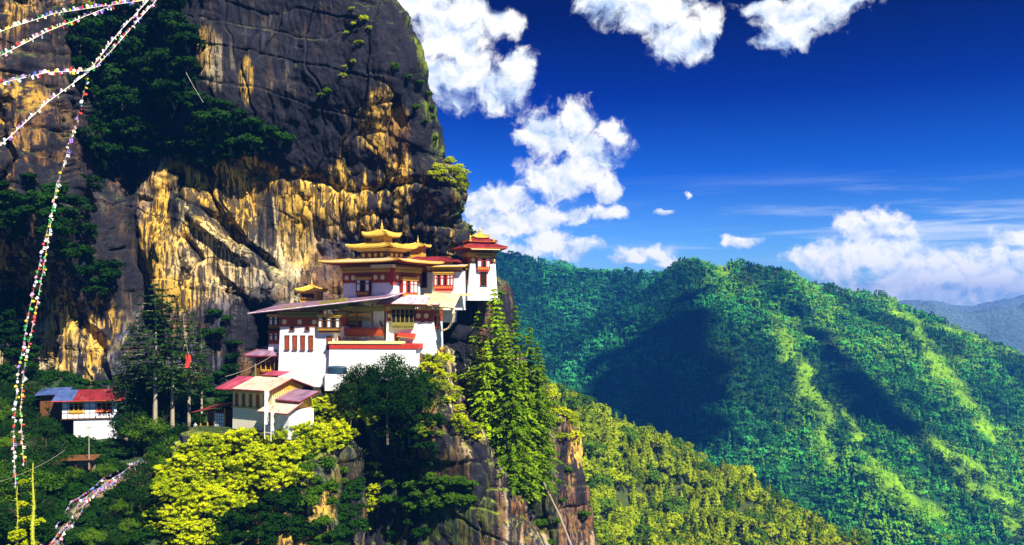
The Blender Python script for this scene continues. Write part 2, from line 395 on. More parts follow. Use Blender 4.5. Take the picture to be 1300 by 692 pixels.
_crk = [([(196, 205), (225, 255), (290, 298), (330, 350), (385, 400)], 3.5, .9), ([(245, 205), (262, 270), (318, 325), (360, 360)], 2.5, .85), ([(225, 300), (240, 330), (222, 360)], 4, .9), ([(255, 335), (300, 385), (350, 380)], 2.5, .8),
        ([(95, 120), (108, 240), (148, 345), (195, 455)], 15, .97), ([(295, 212), (380, 218), (445, 236), (520, 224)], 2, .8)]  # shade painted along the carved creases and the diagonal gully
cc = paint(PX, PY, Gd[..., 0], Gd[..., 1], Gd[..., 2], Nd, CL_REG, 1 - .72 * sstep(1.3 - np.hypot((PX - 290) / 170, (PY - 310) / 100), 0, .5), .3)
for pl, w, k in _crk:
    dd = seg_dist(PX + 5 * fbm(Gd[..., 0] / 3, Gd[..., 1] / 3, Gd[..., 2] / 3, 3), PY, pl); cc = cc + (ROCKC['dark'] - cc) * (np.exp(-(dd / w) ** 2) * k)[..., None]
ef = sstep(PX, edge[:, None] - 16, edge[:, None] - 3) * (PY < 262) * (PX >= edge[:, None] - 30)
ef = ef * sstep(fbm(Gd[..., 0] / 3, Gd[..., 1] / 3, Gd[..., 2] / 3, 3), -0.2, 0.2) * 0.8
cc = cc + (ROCKC['moss'] - cc) * ef[..., None]
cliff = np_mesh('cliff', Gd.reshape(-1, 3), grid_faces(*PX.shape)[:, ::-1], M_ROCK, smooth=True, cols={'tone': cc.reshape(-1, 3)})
tag(cliff, kind='structure')

# ---- free-standing rock columns (promontory and terraces) ------------
def column(name, levels, Yf, Yb, regions, top_py, step=1.6, nseg=520, amp=0.55, Yr=150.0, sq=3.2, mossy=0.8, streak=0.6, shear=0.0, shear_py=(515, 600)):
    """levels: (py, px_left, px_right); Yf/Yb: tables py -> depth of front and back"""
    pys = np.arange(top_py, 840, step)
    lv = np.array(levels, float)
    L = np.interp(pys, lv[:, 0], lv[:, 1]); Rr = np.interp(pys, lv[:, 0], lv[:, 2])
    f = lerp_tab(pys, Yf); b = lerp_tab(pys, Yb)
    th = np.linspace(0, 2 * np.pi, nseg, endpoint=False)
    cx, sx = np.cos(th), np.sin(th)
    r = (np.abs(cx) ** sq + np.abs(sx) ** sq) ** (-1 / sq)
    ux, uy = cx * r, sx * r
    mx = (L + Rr) / 2; hx = (Rr - L) / 2; my = (f + b) / 2; hy = (b - f) / 2
    px = mx[:, None] + hx[:, None] * ux; Yv = my[:, None] + hy[:, None] * uy
    G = np.zeros(px.shape + (3,)); Yq = f[:, None]
    G[..., 0] = (px - 650) * Yr / F; G[..., 1] = Yv; G[..., 2] = ((390 - pys) * Yr / F)[:, None]
    du = np.roll(G, -1, 1) - np.roll(G, 1, 1); dv = np.gradient(G, axis=0)
    n = np.cross(du, dv); n /= np.linalg.norm(n, axis=2)[..., None]
    out = np.stack([ux * 0 + ux, uy, 0 * ux], -1)
    n *= np.where((n * out).sum(-1, keepdims=True).mean() < 0, -1, 1)
    if shear:
        sh = shear * sstep(pys, *shear_py)[:, None] * np.maximum(Rr[:, None] - px, 0) * Yr / F
        G[..., 1] += sh; G[..., 0] -= 0.0 * sh; px = px + 0
    k = sstep(pys, top_py, top_py + 10)[:, None]
    G2 = G + n * (rocky(G, n, amp) * k)[..., None]
    du = np.roll(G2, -1, 1) - np.roll(G2, 1, 1); dv = np.gradient(G2, axis=0)
    n2 = np.cross(du, dv); n2 /= np.linalg.norm(n2, axis=2)[..., None]
    n2 *= np.where((n2 * n).sum(-1, keepdims=True).mean() < 0, -1, 1)
    PYg = np.repeat(pys[:, None], nseg, 1)
    c = paint(px, PYg, G2[..., 0], G2[..., 1], G2[..., 2], n2, regions, streak, mossy)
    # cap: shrinking rings
    rings, cr = [], []
    for q in (0.93, 0.8, 0.6, 0.4, 0.2, 0.02):
        rg = G2[0].copy(); cen = G2[0].mean(0); rg = cen + (rg - cen) * q; rg[:, 2] = G2[0, :, 2] + 0.15 * fbm(rg[:, 0] / 3, rg[:, 1] / 3, 0, 3) + 0.1
        rings.append(rg); cr.append(np.repeat((ROCKC['green'] * 1.3)[None], nseg, 0))
    G3 = np.concatenate([np.array(rings)[::-1], G2]); c3 = np.concatenate([np.array(cr)[::-1], c])
    o = np_mesh(name, G3.reshape(-1, 3), grid_faces(*G3.shape[:2], wrap=True), M_ROCK, smooth=True, cols={'tone': c3.reshape(-1, 3)})
    tag(o, kind='structure')
    return o, G2, n2, px, PYg

pill, PG, PN, Ppx, Ppy = column('promontory', [(443, 420, 563), (470, 418, 572), (500, 416, 585), (545, 412, 603), (600, 400, 642), (692, 385, 690), (840, 360, 740)],
    [(443, 147), (500, 145), (560, 142), (692, 138), (840, 134)], [(443, 166), (840, 176)],
    [(545, 455, 30, 18, 'orange', .8), (555, 440, 20, 16, 'pale', .9), (510, 450, 26, 12, 'orange', .7), (500, 590, 80, 110, 'green', .9), (540, 560, 26, 60, 'brown', .5), (455, 560, 22, 60, 'green', .7), (520, 640, 60, 50, 'green', .7),
     (470, 610, 10, 60, 'dark', .9), (610, 640, 30, 60, 'brown', .7), (560, 640, 60, 70, 'green', .9), (600, 600, 24, 50, 'green', .7), (585, 600, 14, 40, 'dark', .9), (567, 480, 13, 44, 'pale', 1), (592, 540, 13, 44, 'pale', 1), (548, 450, 22, 14, 'orange', 1), (437, 590, 16, 60, 'brown', .8), (425, 620, 12, 60, 'orange', .6), (560, 560, 50, 60, 'brown', .4)], 443, Yr=147.0, shear=.34, mossy=.7, streak=.8)  # narrow pale regions paint the lit rib into the rock colour
terr, TG, TN, Tpx, Tpy = column('terrace', [(546, 235, 430), (580, 215, 440), (692, 185, 452), (840, 150, 470)],
    [(546, 136.5), (600, 133), (692, 127), (840, 120)], [(546, 163), (840, 168)],
    [(340, 620, 120, 80, 'green', .7), (380, 660, 40, 50, 'orange', .6), (330, 660, 40, 40, 'brown', .6)], 546, Yr=141.0, amp=0.5)
knol, KG, KN, Kpx, Kpy = column('rock_shelf', [(491, 322, 446), (540, 312, 452), (840, 300, 470)],
    [(491, 145), (840, 143)], [(491, 166), (840, 168)], [(380, 520, 60, 40, 'green', .7)], 491, Yr=147.0, amp=0.35)

# ---- wooded slope at the lower left ---------------------------------
M_SOIL = simple('forest_floor', (.022, .045, .010), 0.95, 0.6, 0.35, bmp=0.3)
def slope_z(x, Y):
    z = -13.4 - 0.4651 * (168 - Y)
    z = z + 1.5 * fbm(x / 14, Y / 14, 0.5, 3) + 0.35 * fbm(x / 3, Y / 3, 2.5, 3)
    z = z + 5.0 * sstep(-x, 78, 110) - 3.0 * sstep(x, -66, -50)
    return z
def slope_at(px, py):
    """point of the slope seen at (px, py)"""
    lo, hi = 95.0, 172.0
    for _ in range(40):
        mid = (lo + hi) / 2; x, y, z = P(px, py, mid)
        if z > float(slope_z(np.array(x), np.array(mid))): lo = mid
        else: hi = mid
    return P(px, py, lo)
gx = np.arange(-150, -25, 0.7); gy = np.arange(80, 176, 0.7)
GX, GY = np.meshgrid(gx, gy)
hs = np_mesh('hillside', np.stack([GX, GY, slope_z(GX, GY)], -1).reshape(-1, 3), grid_faces(*GX.shape), M_SOIL, smooth=True)
tag(hs, kind='structure')

# ---- near forested ridge --------------------------------------------
def crest_z(x):
    return np.interp(x, [-60, 0, 18, 60, 110, 184, 300, 400], [0, -24, -37, -64, -88, -124, -185, -240])
def near_z(x, Y):
    Yc = 450 + 18 * fbm(x / 60, 0.3, 0.1, 2)
    d = Yc - Y
    z = crest_z(x) - np.where(d > 0, 0.40 * d + 4.0 * np.exp(-d / 12) - 4.0, -d * 0.75)
    z = z - 8 * np.exp(-(((x + 0.55 * d) - 95) / 14) ** 2) * sstep(d, 10, 40)      # a gully running down the face
    z = z - 7 * np.exp(-(((x + 0.4 * d) - 165) / 12) ** 2) * sstep(d, 10, 40)
    return z + 6 * fbm(x / 45, Y / 45, 3.3, 3) + 1.2 * fbm(x / 9, Y / 9, 1.1, 2) - 2
gx = np.arange(-60, 420, 3.0); gy = np.arange(250, 600, 3.0); GX, GY = np.meshgrid(gx, gy)
M_FLOOR2 = simple('ridge_floor', (.045, .065, .012), 0.95, 0.6, 0.05, bmp=0.5)
nr = np_mesh('near_ridge', np.stack([GX, GY, near_z(GX, GY)], -1).reshape(-1, 3), grid_faces(*GX.shape), M_FLOOR2, smooth=True)
tag(nr, kind='structure')

# ---- far mountain: ridges and spurs ---------------------------------
RIDGES = [[(480, 290, 1560), (600, 306, 1500), (650, 322, 1450), (700, 338, 1420), (745, 345, 1400), (800, 347, 1370), (850, 346, 1280), (885, 330, 1190), (930, 330, 1150), (965, 340, 1150), (1010, 354, 1160), (1060, 358, 1170),
           (1110, 374, 1190), (1160, 388, 1200), (1200, 408, 1200), (1250, 432, 1210), (1300, 452, 1220), (1400, 480, 1230), (1700, 520, 1300)],
          [(890, 335, 1150), (885, 400, 1080), (900, 455, 1000), (950, 530, 900), (985, 600, 800), (1010, 660, 740)],
          [(940, 333, 1150), (965, 380, 1080), (990, 425, 1010), (1020, 480, 930), (1075, 550, 850), (1130, 620, 770), (1170, 680, 700)],
          [(1015, 358, 1160), (1060, 400, 1110), (1120, 450, 1040), (1180, 510, 960), (1230, 580, 880), (1270, 660, 790)],
          [(1115, 376, 1190), (1160, 410, 1130), (1220, 465, 1060), (1290, 545, 960), (1350, 640, 850)],
          [(1200, 412, 1200), (1250, 445, 1150), (1320, 490, 1080), (1420, 560, 980)],
          [(560, 330, 1450), (640, 400, 1250), (690, 450, 1120), (730, 500, 1000), (760, 560, 900)],
          [(690, 345, 1420), (740, 400, 1300), (765, 450, 1180), (790, 500, 1080), (830, 580, 950)],
          [(800, 352, 1360), (815, 400, 1260), (835, 440, 1170), (850, 490, 1080)]]
SLOPES = [0.62, 1.05, 1.0, 1.0, 1.0, .9, 0.8, 0.9, 0.9]
def far_z(x, Y):
    wx = x + 22 * fbm(x / 110, Y / 110, 0.2, 3); wy = Y + 22 * fbm(x / 110, Y / 110, 7.7, 3)
    acc = np.zeros(x.shape); K = 9.0; base = -420.0
    acc = np.exp((base + 0 * x) / K * 1.0 + 0)
    hmax = np.full(x.shape, base)
    hs_ = []
    for rg, k in zip(RIDGES, SLOPES):
        best = np.full(x.shape, -1e9)
        pts = [P(*q) for q in rg]
        for a, b in zip(pts[:-1], pts[1:]):
            vx, vy = b[0] - a[0], b[1] - a[1]
            t = np.clip(((wx - a[0]) * vx + (wy - a[1]) * vy) / (vx * vx + vy * vy), 0, 1)
            d = np.hypot(wx - a[0] - t * vx, wy - a[1] - t * vy)
            best = np.maximum(best, a[2] + (b[2] - a[2]) * t - k * d)
        hs_.append(best)
    H = np.stack(hs_); m_ = H.max(0)
    z = m_ + K * np.log(np.exp((H - m_) / K).sum(0)) - 3
    return z + 9 * fbm(x / 60, Y / 60, 4.4, 4)
gx = np.arange(-520, 1100, 6.0); gy = np.arange(560, 1760, 6.0); GX, GY = np.meshgrid(gx, gy)
FZ = far_z(GX, GY)
def land_mat():
    m, h = new_mat('wooded_land'); at = h.node('ShaderNodeAttribute', attribute_name='tone').outputs['Color']
    co = h.node('ShaderNodeTexCoord').outputs['Object']
    n = h.noise(co, 0.12, 6, 0.7)
    c = h.mix(1.0, at, h.ramp(n, [(0.3, (0.4, 0.4, 0.45)), (0.7, (1.4, 1.4, 1.2))]), 'MULTIPLY')
    return finish(m, h, pbsdf(h, c, 0.95, 0, bump(h, n, 4.0, 0.8), 0.1))
M_LAND = land_mat()
def meadow(x, Y, z):
    """open grassy strips along some spurs: 0..1"""
    px = 650 + x / Y * F; py = 390 - z / Y * F
    d = np.minimum.reduce([seg_dist(px, py, pl) / w for pl, w in [
        ([(985, 410), (1005, 450), (1030, 500), (1060, 540)], 14), ([(1130, 395), (1180, 415), (1210, 420)], 6), ([(1205, 418), (1260, 435), (1300, 450)], 8),
        ([(1165, 425), (1190, 465), (1230, 510), (1260, 560)], 13), ([(1110, 590), (1160, 640), (1190, 660)], 12), ([(1040, 545), (1060, 590)], 8),
        ([(905, 330), (920, 345)], 10), ([(1220, 600), (1300, 660)], 14), ([(1075, 520), (1090, 560)], 8), ([(1180, 560), (1250, 600)], 8)]])
    return sstep(1.25 - d + 1.3 * fbm(x / 22, Y / 22, 0, 4), 0.0, 1.1)
md = meadow(GX, GY, FZ)
lc = np.array([.010, .055, .020])[None, None] * (1 + 0 * FZ[..., None]); lc = lc + (np.array([.22, .42, .006]) - lc) * md[..., None]
mt = np_mesh('mountain', np.stack([GX, GY, FZ], -1).reshape(-1, 3), grid_faces(*GX.shape), M_LAND, smooth=True, cols={'tone': lc.reshape(-1, 3)})
tag(mt, kind='structure')

# distant hills, with haze blue mixed into their base colour
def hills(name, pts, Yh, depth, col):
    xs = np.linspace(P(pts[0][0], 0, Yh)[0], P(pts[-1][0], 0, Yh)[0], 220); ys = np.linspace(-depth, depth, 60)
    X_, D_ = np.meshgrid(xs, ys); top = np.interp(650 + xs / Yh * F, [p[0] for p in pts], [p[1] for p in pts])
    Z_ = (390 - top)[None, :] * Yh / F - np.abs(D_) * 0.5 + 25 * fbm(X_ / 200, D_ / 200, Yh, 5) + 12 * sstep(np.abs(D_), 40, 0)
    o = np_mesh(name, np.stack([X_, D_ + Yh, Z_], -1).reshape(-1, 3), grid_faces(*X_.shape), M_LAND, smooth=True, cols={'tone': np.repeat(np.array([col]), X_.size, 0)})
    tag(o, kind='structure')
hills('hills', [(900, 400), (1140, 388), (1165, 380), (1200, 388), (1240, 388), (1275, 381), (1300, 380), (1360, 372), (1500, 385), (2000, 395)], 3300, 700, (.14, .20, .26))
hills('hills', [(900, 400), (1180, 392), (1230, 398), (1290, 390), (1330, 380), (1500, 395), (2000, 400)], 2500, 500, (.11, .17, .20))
gp = np_mesh('ground', [(-30000, -30000, -600), (30000, -30000, -600), (30000, 30000, -600), (-30000, 30000, -600)], [(0, 1, 2, 3)], M_LAND, cols={'tone': np.repeat([(.03, .06, .03)], 4, 0)})
tag(gp, kind='structure')

def far_hit(px, py):
    Ys = np.arange(580, 1750, 4.0); x, y, z = P(px, py, Ys); h_ = far_z(x, y); i = int(np.argmax(h_ > z)); return Vector((float(x[i]), float(Ys[i]), float(z[i])))

# ---- the air ---------------------------------------------------------
def haze(dens, col):
    x0, x1, y0, y1, z0, z1 = -2600, 3600, -120, 4300, -601, 112
    v = [(x, y, z) for z in (z0, z1) for y in (y0, y1) for x in (x0, x1)]
    q = [(0, 2, 3, 1), (4, 5, 7, 6), (0, 1, 5, 4), (2, 6, 7, 3), (0, 4, 6, 2), (1, 3, 7, 5)]
    m, h = new_mat('air'); n = h.node('ShaderNodeVolumePrincipled')
    n.inputs['Color'].default_value = (*col, 1); n.inputs['Density'].default_value = dens; n.inputs['Anisotropy'].default_value = 0.3
    h.t.links.new(n.outputs[0], h.node('ShaderNodeOutputMaterial').inputs[1])
    o = np_mesh('haze', v, q, m); tag(o, kind='stuff'); return o
haze(0.00024, (0.04, 0.28, 1.0))
# ================================================================== BUILDINGS
M_WHITE = simple('lime_wash', (.82, .815, .80), .85, .09, 0.5, bmp=.10, dirt=(.52, .49, .44))
M_CREAM = simple('yellow_wash', (.80, .66, .30), .8, .08, .8, bmp=.03)
M_RED = simple('red_ochre', (.34, .055, .012), .7, .3, 1.2)
M_REDL = simple('bright_red_paint', (.48, .035, .018), .6, .25, 1.5)
M_OCHRE = simple('painted_ochre_timber', (.62, .34, .035), .6, .25, 1.6)
M_OLIVE = simple('painted_olive_timber', (.24, .21, .04), .7, .3, 1.6)
M_TIMBER = simple('brown_timber', (.13, .050, .014), .75, .4, 1.8)
M_DARK = simple('dark_opening', (.012, .008, .008), .9, .3, 1)
M_PANE = simple('white_panel', (.82, .80, .74), .5, .05, 1)
M_DISC = simple('cream_roundel', (.88, .70, .32), .6, .05, 1)
M_STONE = simple('rubble_stone', (.30, .22, .14), .9, .4, 1.4, bmp=.12)
M_ROPE = simple('rope', (.35, .30, .25), .9, .2, 3)
def gold_mat():
    m, h = new_mat('gilded_copper'); co = h.node('ShaderNodeTexCoord').outputs['Object']
    n = h.noise(co, 3.0, 4, .6); c = h.ramp(n, [(.3, (.62, .36, .04)), (.7, (.95, .66, .12))])
    return finish(m, h, pbsdf(h, c, .48, .35, bump(h, n, .03, .5), .5))
M_GOLD = gold_mat()
def sheet_mat(name, c1, c2, rot=0.0, freq=9.0, rough=.5):
    """painted corrugated sheet with faded and rusted areas"""
    m, h = new_mat(name); co = h.node('ShaderNodeTexCoord').outputs['Object']
    sx = h.node('ShaderNodeSeparateXYZ'); h.put(sx.inputs[0], co)
    wv = h.m('SINE', h.m('MULTIPLY', sx.outputs[0], freq * 2))
    n = h.noise(co, .55, 5, .65, .4); pan = h.m('SNAP', sx.outputs[0], 0.9)
    pn_ = h.noise(h.v('MULTIPLY', h.v('SNAP', co, (0.9, 2.4, 50)), (3, 3, 0)), 2.0, 1)
    f = h.m('ADD', h.m('MULTIPLY', n, .7), h.m('MULTIPLY', pn_, .5))
    c = h.ramp(f, [(.42, c1), (.72, c2)])
    c = h.mix(h.m('MULTIPLY', h.smooth(h.noise(co, 1.4, 5, .7), .58, .7), .5), c, (.16, .06, .03, 1))
    return finish(m, h, pbsdf(h, c, rough, 0.0, bump(h, wv, .04, .7), .5))
M_MAROON = sheet_mat('maroon_sheet', (.12, .008, .014), (.28, .022, .035))
M_MAGENTA = sheet_mat('pink_sheet', (.26, .02, .06), (.50, .08, .15))
M_TIN = sheet_mat('pale_sheet', (.50, .33, .24), (.78, .62, .48))
M_PURPLE = sheet_mat('purple_sheet', (.13, .07, .13), (.30, .17, .27))
M_LILAC = sheet_mat('lilac_sheet', (.44, .28, .38), (.74, .60, .64))
M_BLUE = sheet_mat('blue_sheet', (.025, .045, .16), (.08, .14, .34))
M_TAN = sheet_mat('tan_sheet', (.48, .32, .16), (.74, .56, .34))

class MB:
    def __init__(s): s.v, s.f, s.mi = [], [], []
    def add(s, vs, fs, mi=0):
        b = len(s.v); s.v += [tuple(map(float, q)) for q in vs]; s.f += [tuple(b + i for i in q) for q in fs]; s.mi += [mi] * len(fs); return s
    def box(s, x0, x1, y0, y1, z0, z1, mi=0, bt=0.0, btx=None):
        tx = bt if btx is None else btx
        s.add([(x0, y0, z0), (x1, y0, z0), (x1, y1, z0), (x0, y1, z0), (x0 + tx, y0 + bt, z1), (x1 - tx, y0 + bt, z1), (x1 - tx, y1 - bt, z1), (x0 + tx, y1 - bt, z1)],
              [(3, 2, 1, 0), (4, 5, 6, 7), (0, 1, 5, 4), (1, 2, 6, 5), (2, 3, 7, 6), (3, 0, 4, 7)], mi); return s
    def slab(s, pts, t, mi=0):
        a = [tuple(p) for p in pts]; b = [(p[0], p[1], p[2] - t) for p in pts]; n = len(a)
        s.add(a + b, [tuple(range(n)), tuple(range(2 * n - 1, n - 1, -1))] + [(i, n + i, n + (i + 1) % n, (i + 1) % n) for i in range(n)], mi); return s
    def lathe(s, cx, cy, prof, n=14, mi=0):
        vs, fs = [], []
        for (r, z) in prof:
            for k in range(n): a = 2 * math.pi * k / n; vs.append((cx + r * math.cos(a), cy + r * math.sin(a), z))
        for i in range(len(prof) - 1):
            for k in range(n): fs.append((i * n + k, i * n + (k + 1) % n, (i + 1) * n + (k + 1) % n, (i + 1) * n + k))
        fs.append(tuple(range(n))[::-1]); fs.append(tuple((len(prof) - 1) * n + k for k in range(n)))
        s.add(vs, fs, mi); return s
    def tube(s, pts, r, n=6, mi=0):
        pts = [Vector(p) for p in pts]; rs = r if isinstance(r, (list, tuple)) else [r] * len(pts); vs, fs = [], []
        for i, p in enumerate(pts):
            d = (pts[min(i + 1, len(pts) - 1)] - pts[max(i - 1, 0)]).normalized()
            a = d.cross(Vector((0.3, 1, 0.1)) if abs(d.z) > .8 else Vector((0, 0, 1))).normalized(); b = d.cross(a)
            for k in range(n): t = 2 * math.pi * k / n; vs.append(p + (a * math.cos(t) + b * math.sin(t)) * rs[i])
        for i in range(len(pts) - 1):
            for k in range(n): fs.append((i * n + k, i * n + (k + 1) % n, (i + 1) * n + (k + 1) % n, (i + 1) * n + k))
        fs.append(tuple(range(n))[::-1]); fs.append(tuple((len(pts) - 1) * n + k for k in range(n)))
        s.add(vs, fs, mi); return s
    def build(s, name, mats, parent=None, bevel=0.0):
        me = bpy.data.meshes.new(name); me.from_pydata(s.v, [], s.f); mats = mats if isinstance(mats, (list, tuple)) else [mats]
        for m in mats: me.materials.append(m)
        me.polygons.foreach_set('material_index', s.mi); me.update()
        o = bpy.data.objects.new(name, me); COL.objects.link(o); o.parent = parent
        if bevel:
            b = o.modifiers.new('bevel', 'BEVEL'); b.width = bevel; b.segments = 1; b.limit_method = 'ANGLE'
        return o

class Face:
    """a wall face: u runs along it (front: x, right: y, left: y), o points outwards"""
    def __init__(s, kind, ref, lean=0.0): s.k, s.ref, s.lean = kind, ref, lean
    def box(s, mb, u0, u1, o0, o1, z0, z1, mi=0):
        l = s.lean * (z0 + z1) / 2
        if s.k == 'f': mb.box(u0, u1, s.ref + l - o1, s.ref + l - o0, z0, z1, mi)
        elif s.k == 'r': mb.box(s.ref - l + o0, s.ref - l + o1, u0, u1, z0, z1, mi)
        else: mb.box(s.ref + l - o1, s.ref + l - o0, u0, u1, z0, z1, mi)
    def disc(s, mb, u, z, r, o0, o1, mi=0, n=16):
        l = s.lean * z; vs = []
        for o in (o0, o1):
            for k in range(n):
                a = 2 * math.pi * k / n; du, dz = r * math.cos(a), r * math.sin(a)
                vs.append((u + du, s.ref + l - o, z + dz) if s.k == 'f' else (s.ref - l + o, u + du, z + dz) if s.k == 'r' else (s.ref + l - o, u - du, z + dz))
        mb.add(vs, [tuple(n + k for k in range(n))] + [(k, (k + 1) % n, n + (k + 1) % n, n + k) for k in range(n)], mi)

def slot(b, fc, u, z0, z1, w, mat=None, frame=None):
    """tall shuttered opening: frame, sill, pane"""
    m = MB(); t = .10
    fc.box(m, u - w / 2, u - w / 2 + t, -.1, .07, z0, z1); fc.box(m, u + w / 2 - t, u + w / 2, -.1, .07, z0, z1)
    fc.box(m, u - w / 2 - .05, u + w / 2 + .05, -.1, .10, z1, z1 + .14)
    f = m.build('window', frame or M_TIMBER, b)
    p = MB(); fc.box(p, u - w / 2 + t, u + w / 2 - t, -.1, .02, z0, z1); p.build('pane', mat or M_RED, f)
    q = MB(); fc.box(q, u - w / 2 - .08, u + w / 2 + .08, -.1, .16, z0 - .10, z0); q.build('sill', M_TIMBER, f)
    return f
def rabsel(b, fc, u0, u1, z0, z1, n=3, out=.5, body=None, panes='side', trim=None, split=True):
    """projecting timber window bay with painted cornice, lattice and panes"""
    body = body or M_TIMBER; trim = trim or M_OCHRE; h = z1 - z0; m = MB()
    zl, zt = z0 + .28 * h, z1 - .16 * h
    fc.box(m, u0, u1, -.1, out, z0 + .1 * h, zl, 0)
    fc.box(m, u0 + .15, u1 - .15, -.1, out - .12, z0, z0 + .1 * h, 0)
    fc.box(m, u0, u1, -.1, out - .14, zl, zt, 2)
    for k in range(n + 1):
        u = u0 + (u1 - u0) * k / n; fc.box(m, max(u0, u - .07), min(u1, u + .07), 0, out + .02, zl, zt, 0)
    fc.box(m, u0, u1, 0, out + .01, (zl + zt) / 2 + .1 * h, (zl + zt) / 2 + .1 * h + .06, 0)
    k = u0 + .1
    while k < u1 - .2: fc.box(m, k, k + .18, 0, out + .03, z0 + .13 * h, zl - .05 * h, 1); k += .36
    w = m.build('window', [body, trim, M_DARK], b)
    c = MB(); fc.box(c, u0 - .08, u1 + .08, -.1, out + .10, zt, zt + .07 * h, 0); fc.box(c, u0 - .16, u1 + .16, -.1, out + .20, zt + .07 * h, z1, 0)
    c.build('cornice', trim, w)
    pm_ = M_PANE if panes in ('side', 'all') else M_DARK
    def pane(*q): p = MB(); fc.box(p, *q); p.build('pane', pm_, w)
    for k in range(n):
        a = u0 + (u1 - u0) * k / n + .09; e = u0 + (u1 - u0) * (k + 1) / n - .09; d = (e - a)
        zs = (zl + zt) / 2 + .1 * h
        if panes == 'side' and n > 1:
            if k in (0, n - 1) or n >= 4 and k % 2 == 0: pane(a + .1 * d, e - .1 * d, 0, out - .08, zl + .08, zs - .05); pane(a + .1 * d, e - .1 * d, 0, out - .08, zs + .1, zt - .06)
        elif panes == 'all': pane(a + .22 * d, e - .22 * d, 0, out - .08, zl + .06, zs - .04); pane(a + .22 * d, e - .22 * d, 0, out - .08, zs + .09, zt - .06)
        else: pane(a + .3 * d, e - .3 * d, 0, out - .10, zl + .1, zt - .1)
    return w
def frieze(b, faces, z0, z1, discs=(), cor=1.0, trim=None):
    """red band under the eaves, with roundels and a stepped painted cornice; faces: (Face, u0, u1)"""
    m = MB()
    for fc, u0, u1 in faces: fc.box(m, u0, u1, -.2, .06, z0, z1)
    fr = m.build('frieze', M_RED, b)
    for fi, u, r in discs:
        d = MB(); faces[fi][0].disc(d, u, (z0 + z1) / 2, r, .03, .13); d.build('roundel', M_DISC, fr)
    if cor:
        m = MB(); h = cor
        for i, (fc, u0, u1) in enumerate(faces):
            e = .004 * i
            fc.box(m, u0 - .1, u1 + .1, -.2, .16 + e, z1, z1 + h * .28, 0); fc.box(m, u0 - .2, u1 + .2, -.2, .34 + e, z1 + .5 * h, z1 + .75 * h, 0)
            fc.box(m, u0 - .3, u1 + .3, -.2, .52 + e, z1 + .75 * h, z1 + h, 1)
            k = u0
            while k < u1: fc.box(m, k, k + .17, -.2, .42 + e, z1 + .29 * h, z1 + .49 * h, 0); k += .42
        m.build('cornice', [trim or M_OCHRE, M_TIMBER], b)
    return fr
def hip_roof(b, cx, cy, w, d, z, h, tw, td, up=0.0, sheet=None, trim=None, under=None, t=.16, name='roof', curve=1.35):
    sheet = sheet or M_MAROON; n = 14; per = []
    for k in range(n): per.append((-1 + 2 * k / n, -1))
    for k in range(n): per.append((1, -1 + 2 * k / n))
    for k in range(n): per.append((1 - 2 * k / n, 1))
    for k in range(n): per.append((-1, 1 - 2 * k / n))
    r = 7; V = []
    for i in range(r):
        q = i / (r - 1)
        for (a, c) in per:
            cor = (min(abs(a), abs(c))) ** 5
            V.append((cx + a * (w / 2 * (1 - q) + tw / 2 * q), cy + c * (d / 2 * (1 - q) + td / 2 * q), z + h * q ** curve + up * cor * (1 - q) ** 2))
    N_ = len(per)
    m = MB(); m.add(V, [(i * N_ + k, i * N_ + (k + 1) % N_, (i + 1) * N_ + (k + 1) % N_, (i + 1) * N_ + k) for i in range(r - 1) for k in range(N_)] + [tuple((r - 1) * N_ + k for k in range(N_))])
    for (a, c) in ((-1, -1), (1, -1), (1, 1), (-1, 1)):                    # hip ridges
        pts = [(cx + a * (w / 2 * (1 - q) + tw / 2 * q), cy + c * (d / 2 * (1 - q) + td / 2 * q), z + h * q ** curve + up * (1 - q) ** 2 + .05) for q in [j / 6 for j in range(7)]]
        m.tube(pts, .09, 5, 1)
    ro = m.build(name, [sheet, trim or M_GOLD], b)
    m = MB(); lo = [(x, y, zz - t - .05) for (x, y, zz) in V[:N_]]; o2 = [(cx + (x - cx) * 1.012, cy + (y - cy) * 1.012, zz + .03) for (x, y, zz) in V[:N_]]; o3 = [(x, y, zz - t - .06) for (x, y, zz) in o2]
    m.add(o2 + o3, [(k, N_ + k, N_ + (k + 1) % N_, (k + 1) % N_) for k in range(N_)])
    i2 = [(cx + (x - cx) * .985, cy + (y - cy) * .985, zz + .03) for (x, y, zz) in V[:N_]]; i3 = [(x, y, zz - t - .06) for (x, y, zz) in i2]
    m.add(o3 + i3, [(k, N_ + k, N_ + (k + 1) % N_, (k + 1) % N_) for k in range(N_)])
    m.build('eave_trim', trim or M_GOLD, ro)
    m = MB(); inn = [(cx + (x - cx) * .45, cy + (y - cy) * .45, z - t) for (x, y, zz) in V[:N_]]
    m.add(i3 + inn, [(k, N_ + k, N_ + (k + 1) % N_, (k + 1) % N_) for k in range(N_)] + [tuple(N_ + k for k in range(N_))])
    for k in range(0, N_):                                              # rafters
        a = Vector(i3[k]); c = Vector(inn[k]); m.tube([a + Vector((0, 0, -.05)), a.lerp(c, .75) + Vector((0, 0, -.05))], .06, 4)
    m.build('soffit', under or M_TIMBER, ro)
    return ro
def finial(b, x, y, z, s=1.0):
    m = MB(); m.lathe(x, y, [(.30 * s, z), (.34 * s, z + .12 * s), (.16 * s, z + .25 * s), (.24 * s, z + .42 * s), (.24 * s, z + .52 * s), (.10 * s, z + .68 * s), (.13 * s, z + .85 * s), (.05 * s, z + 1.05 * s), (.02 * s, z + 1.6 * s)])
    return m.build('finial', M_GOLD, b)
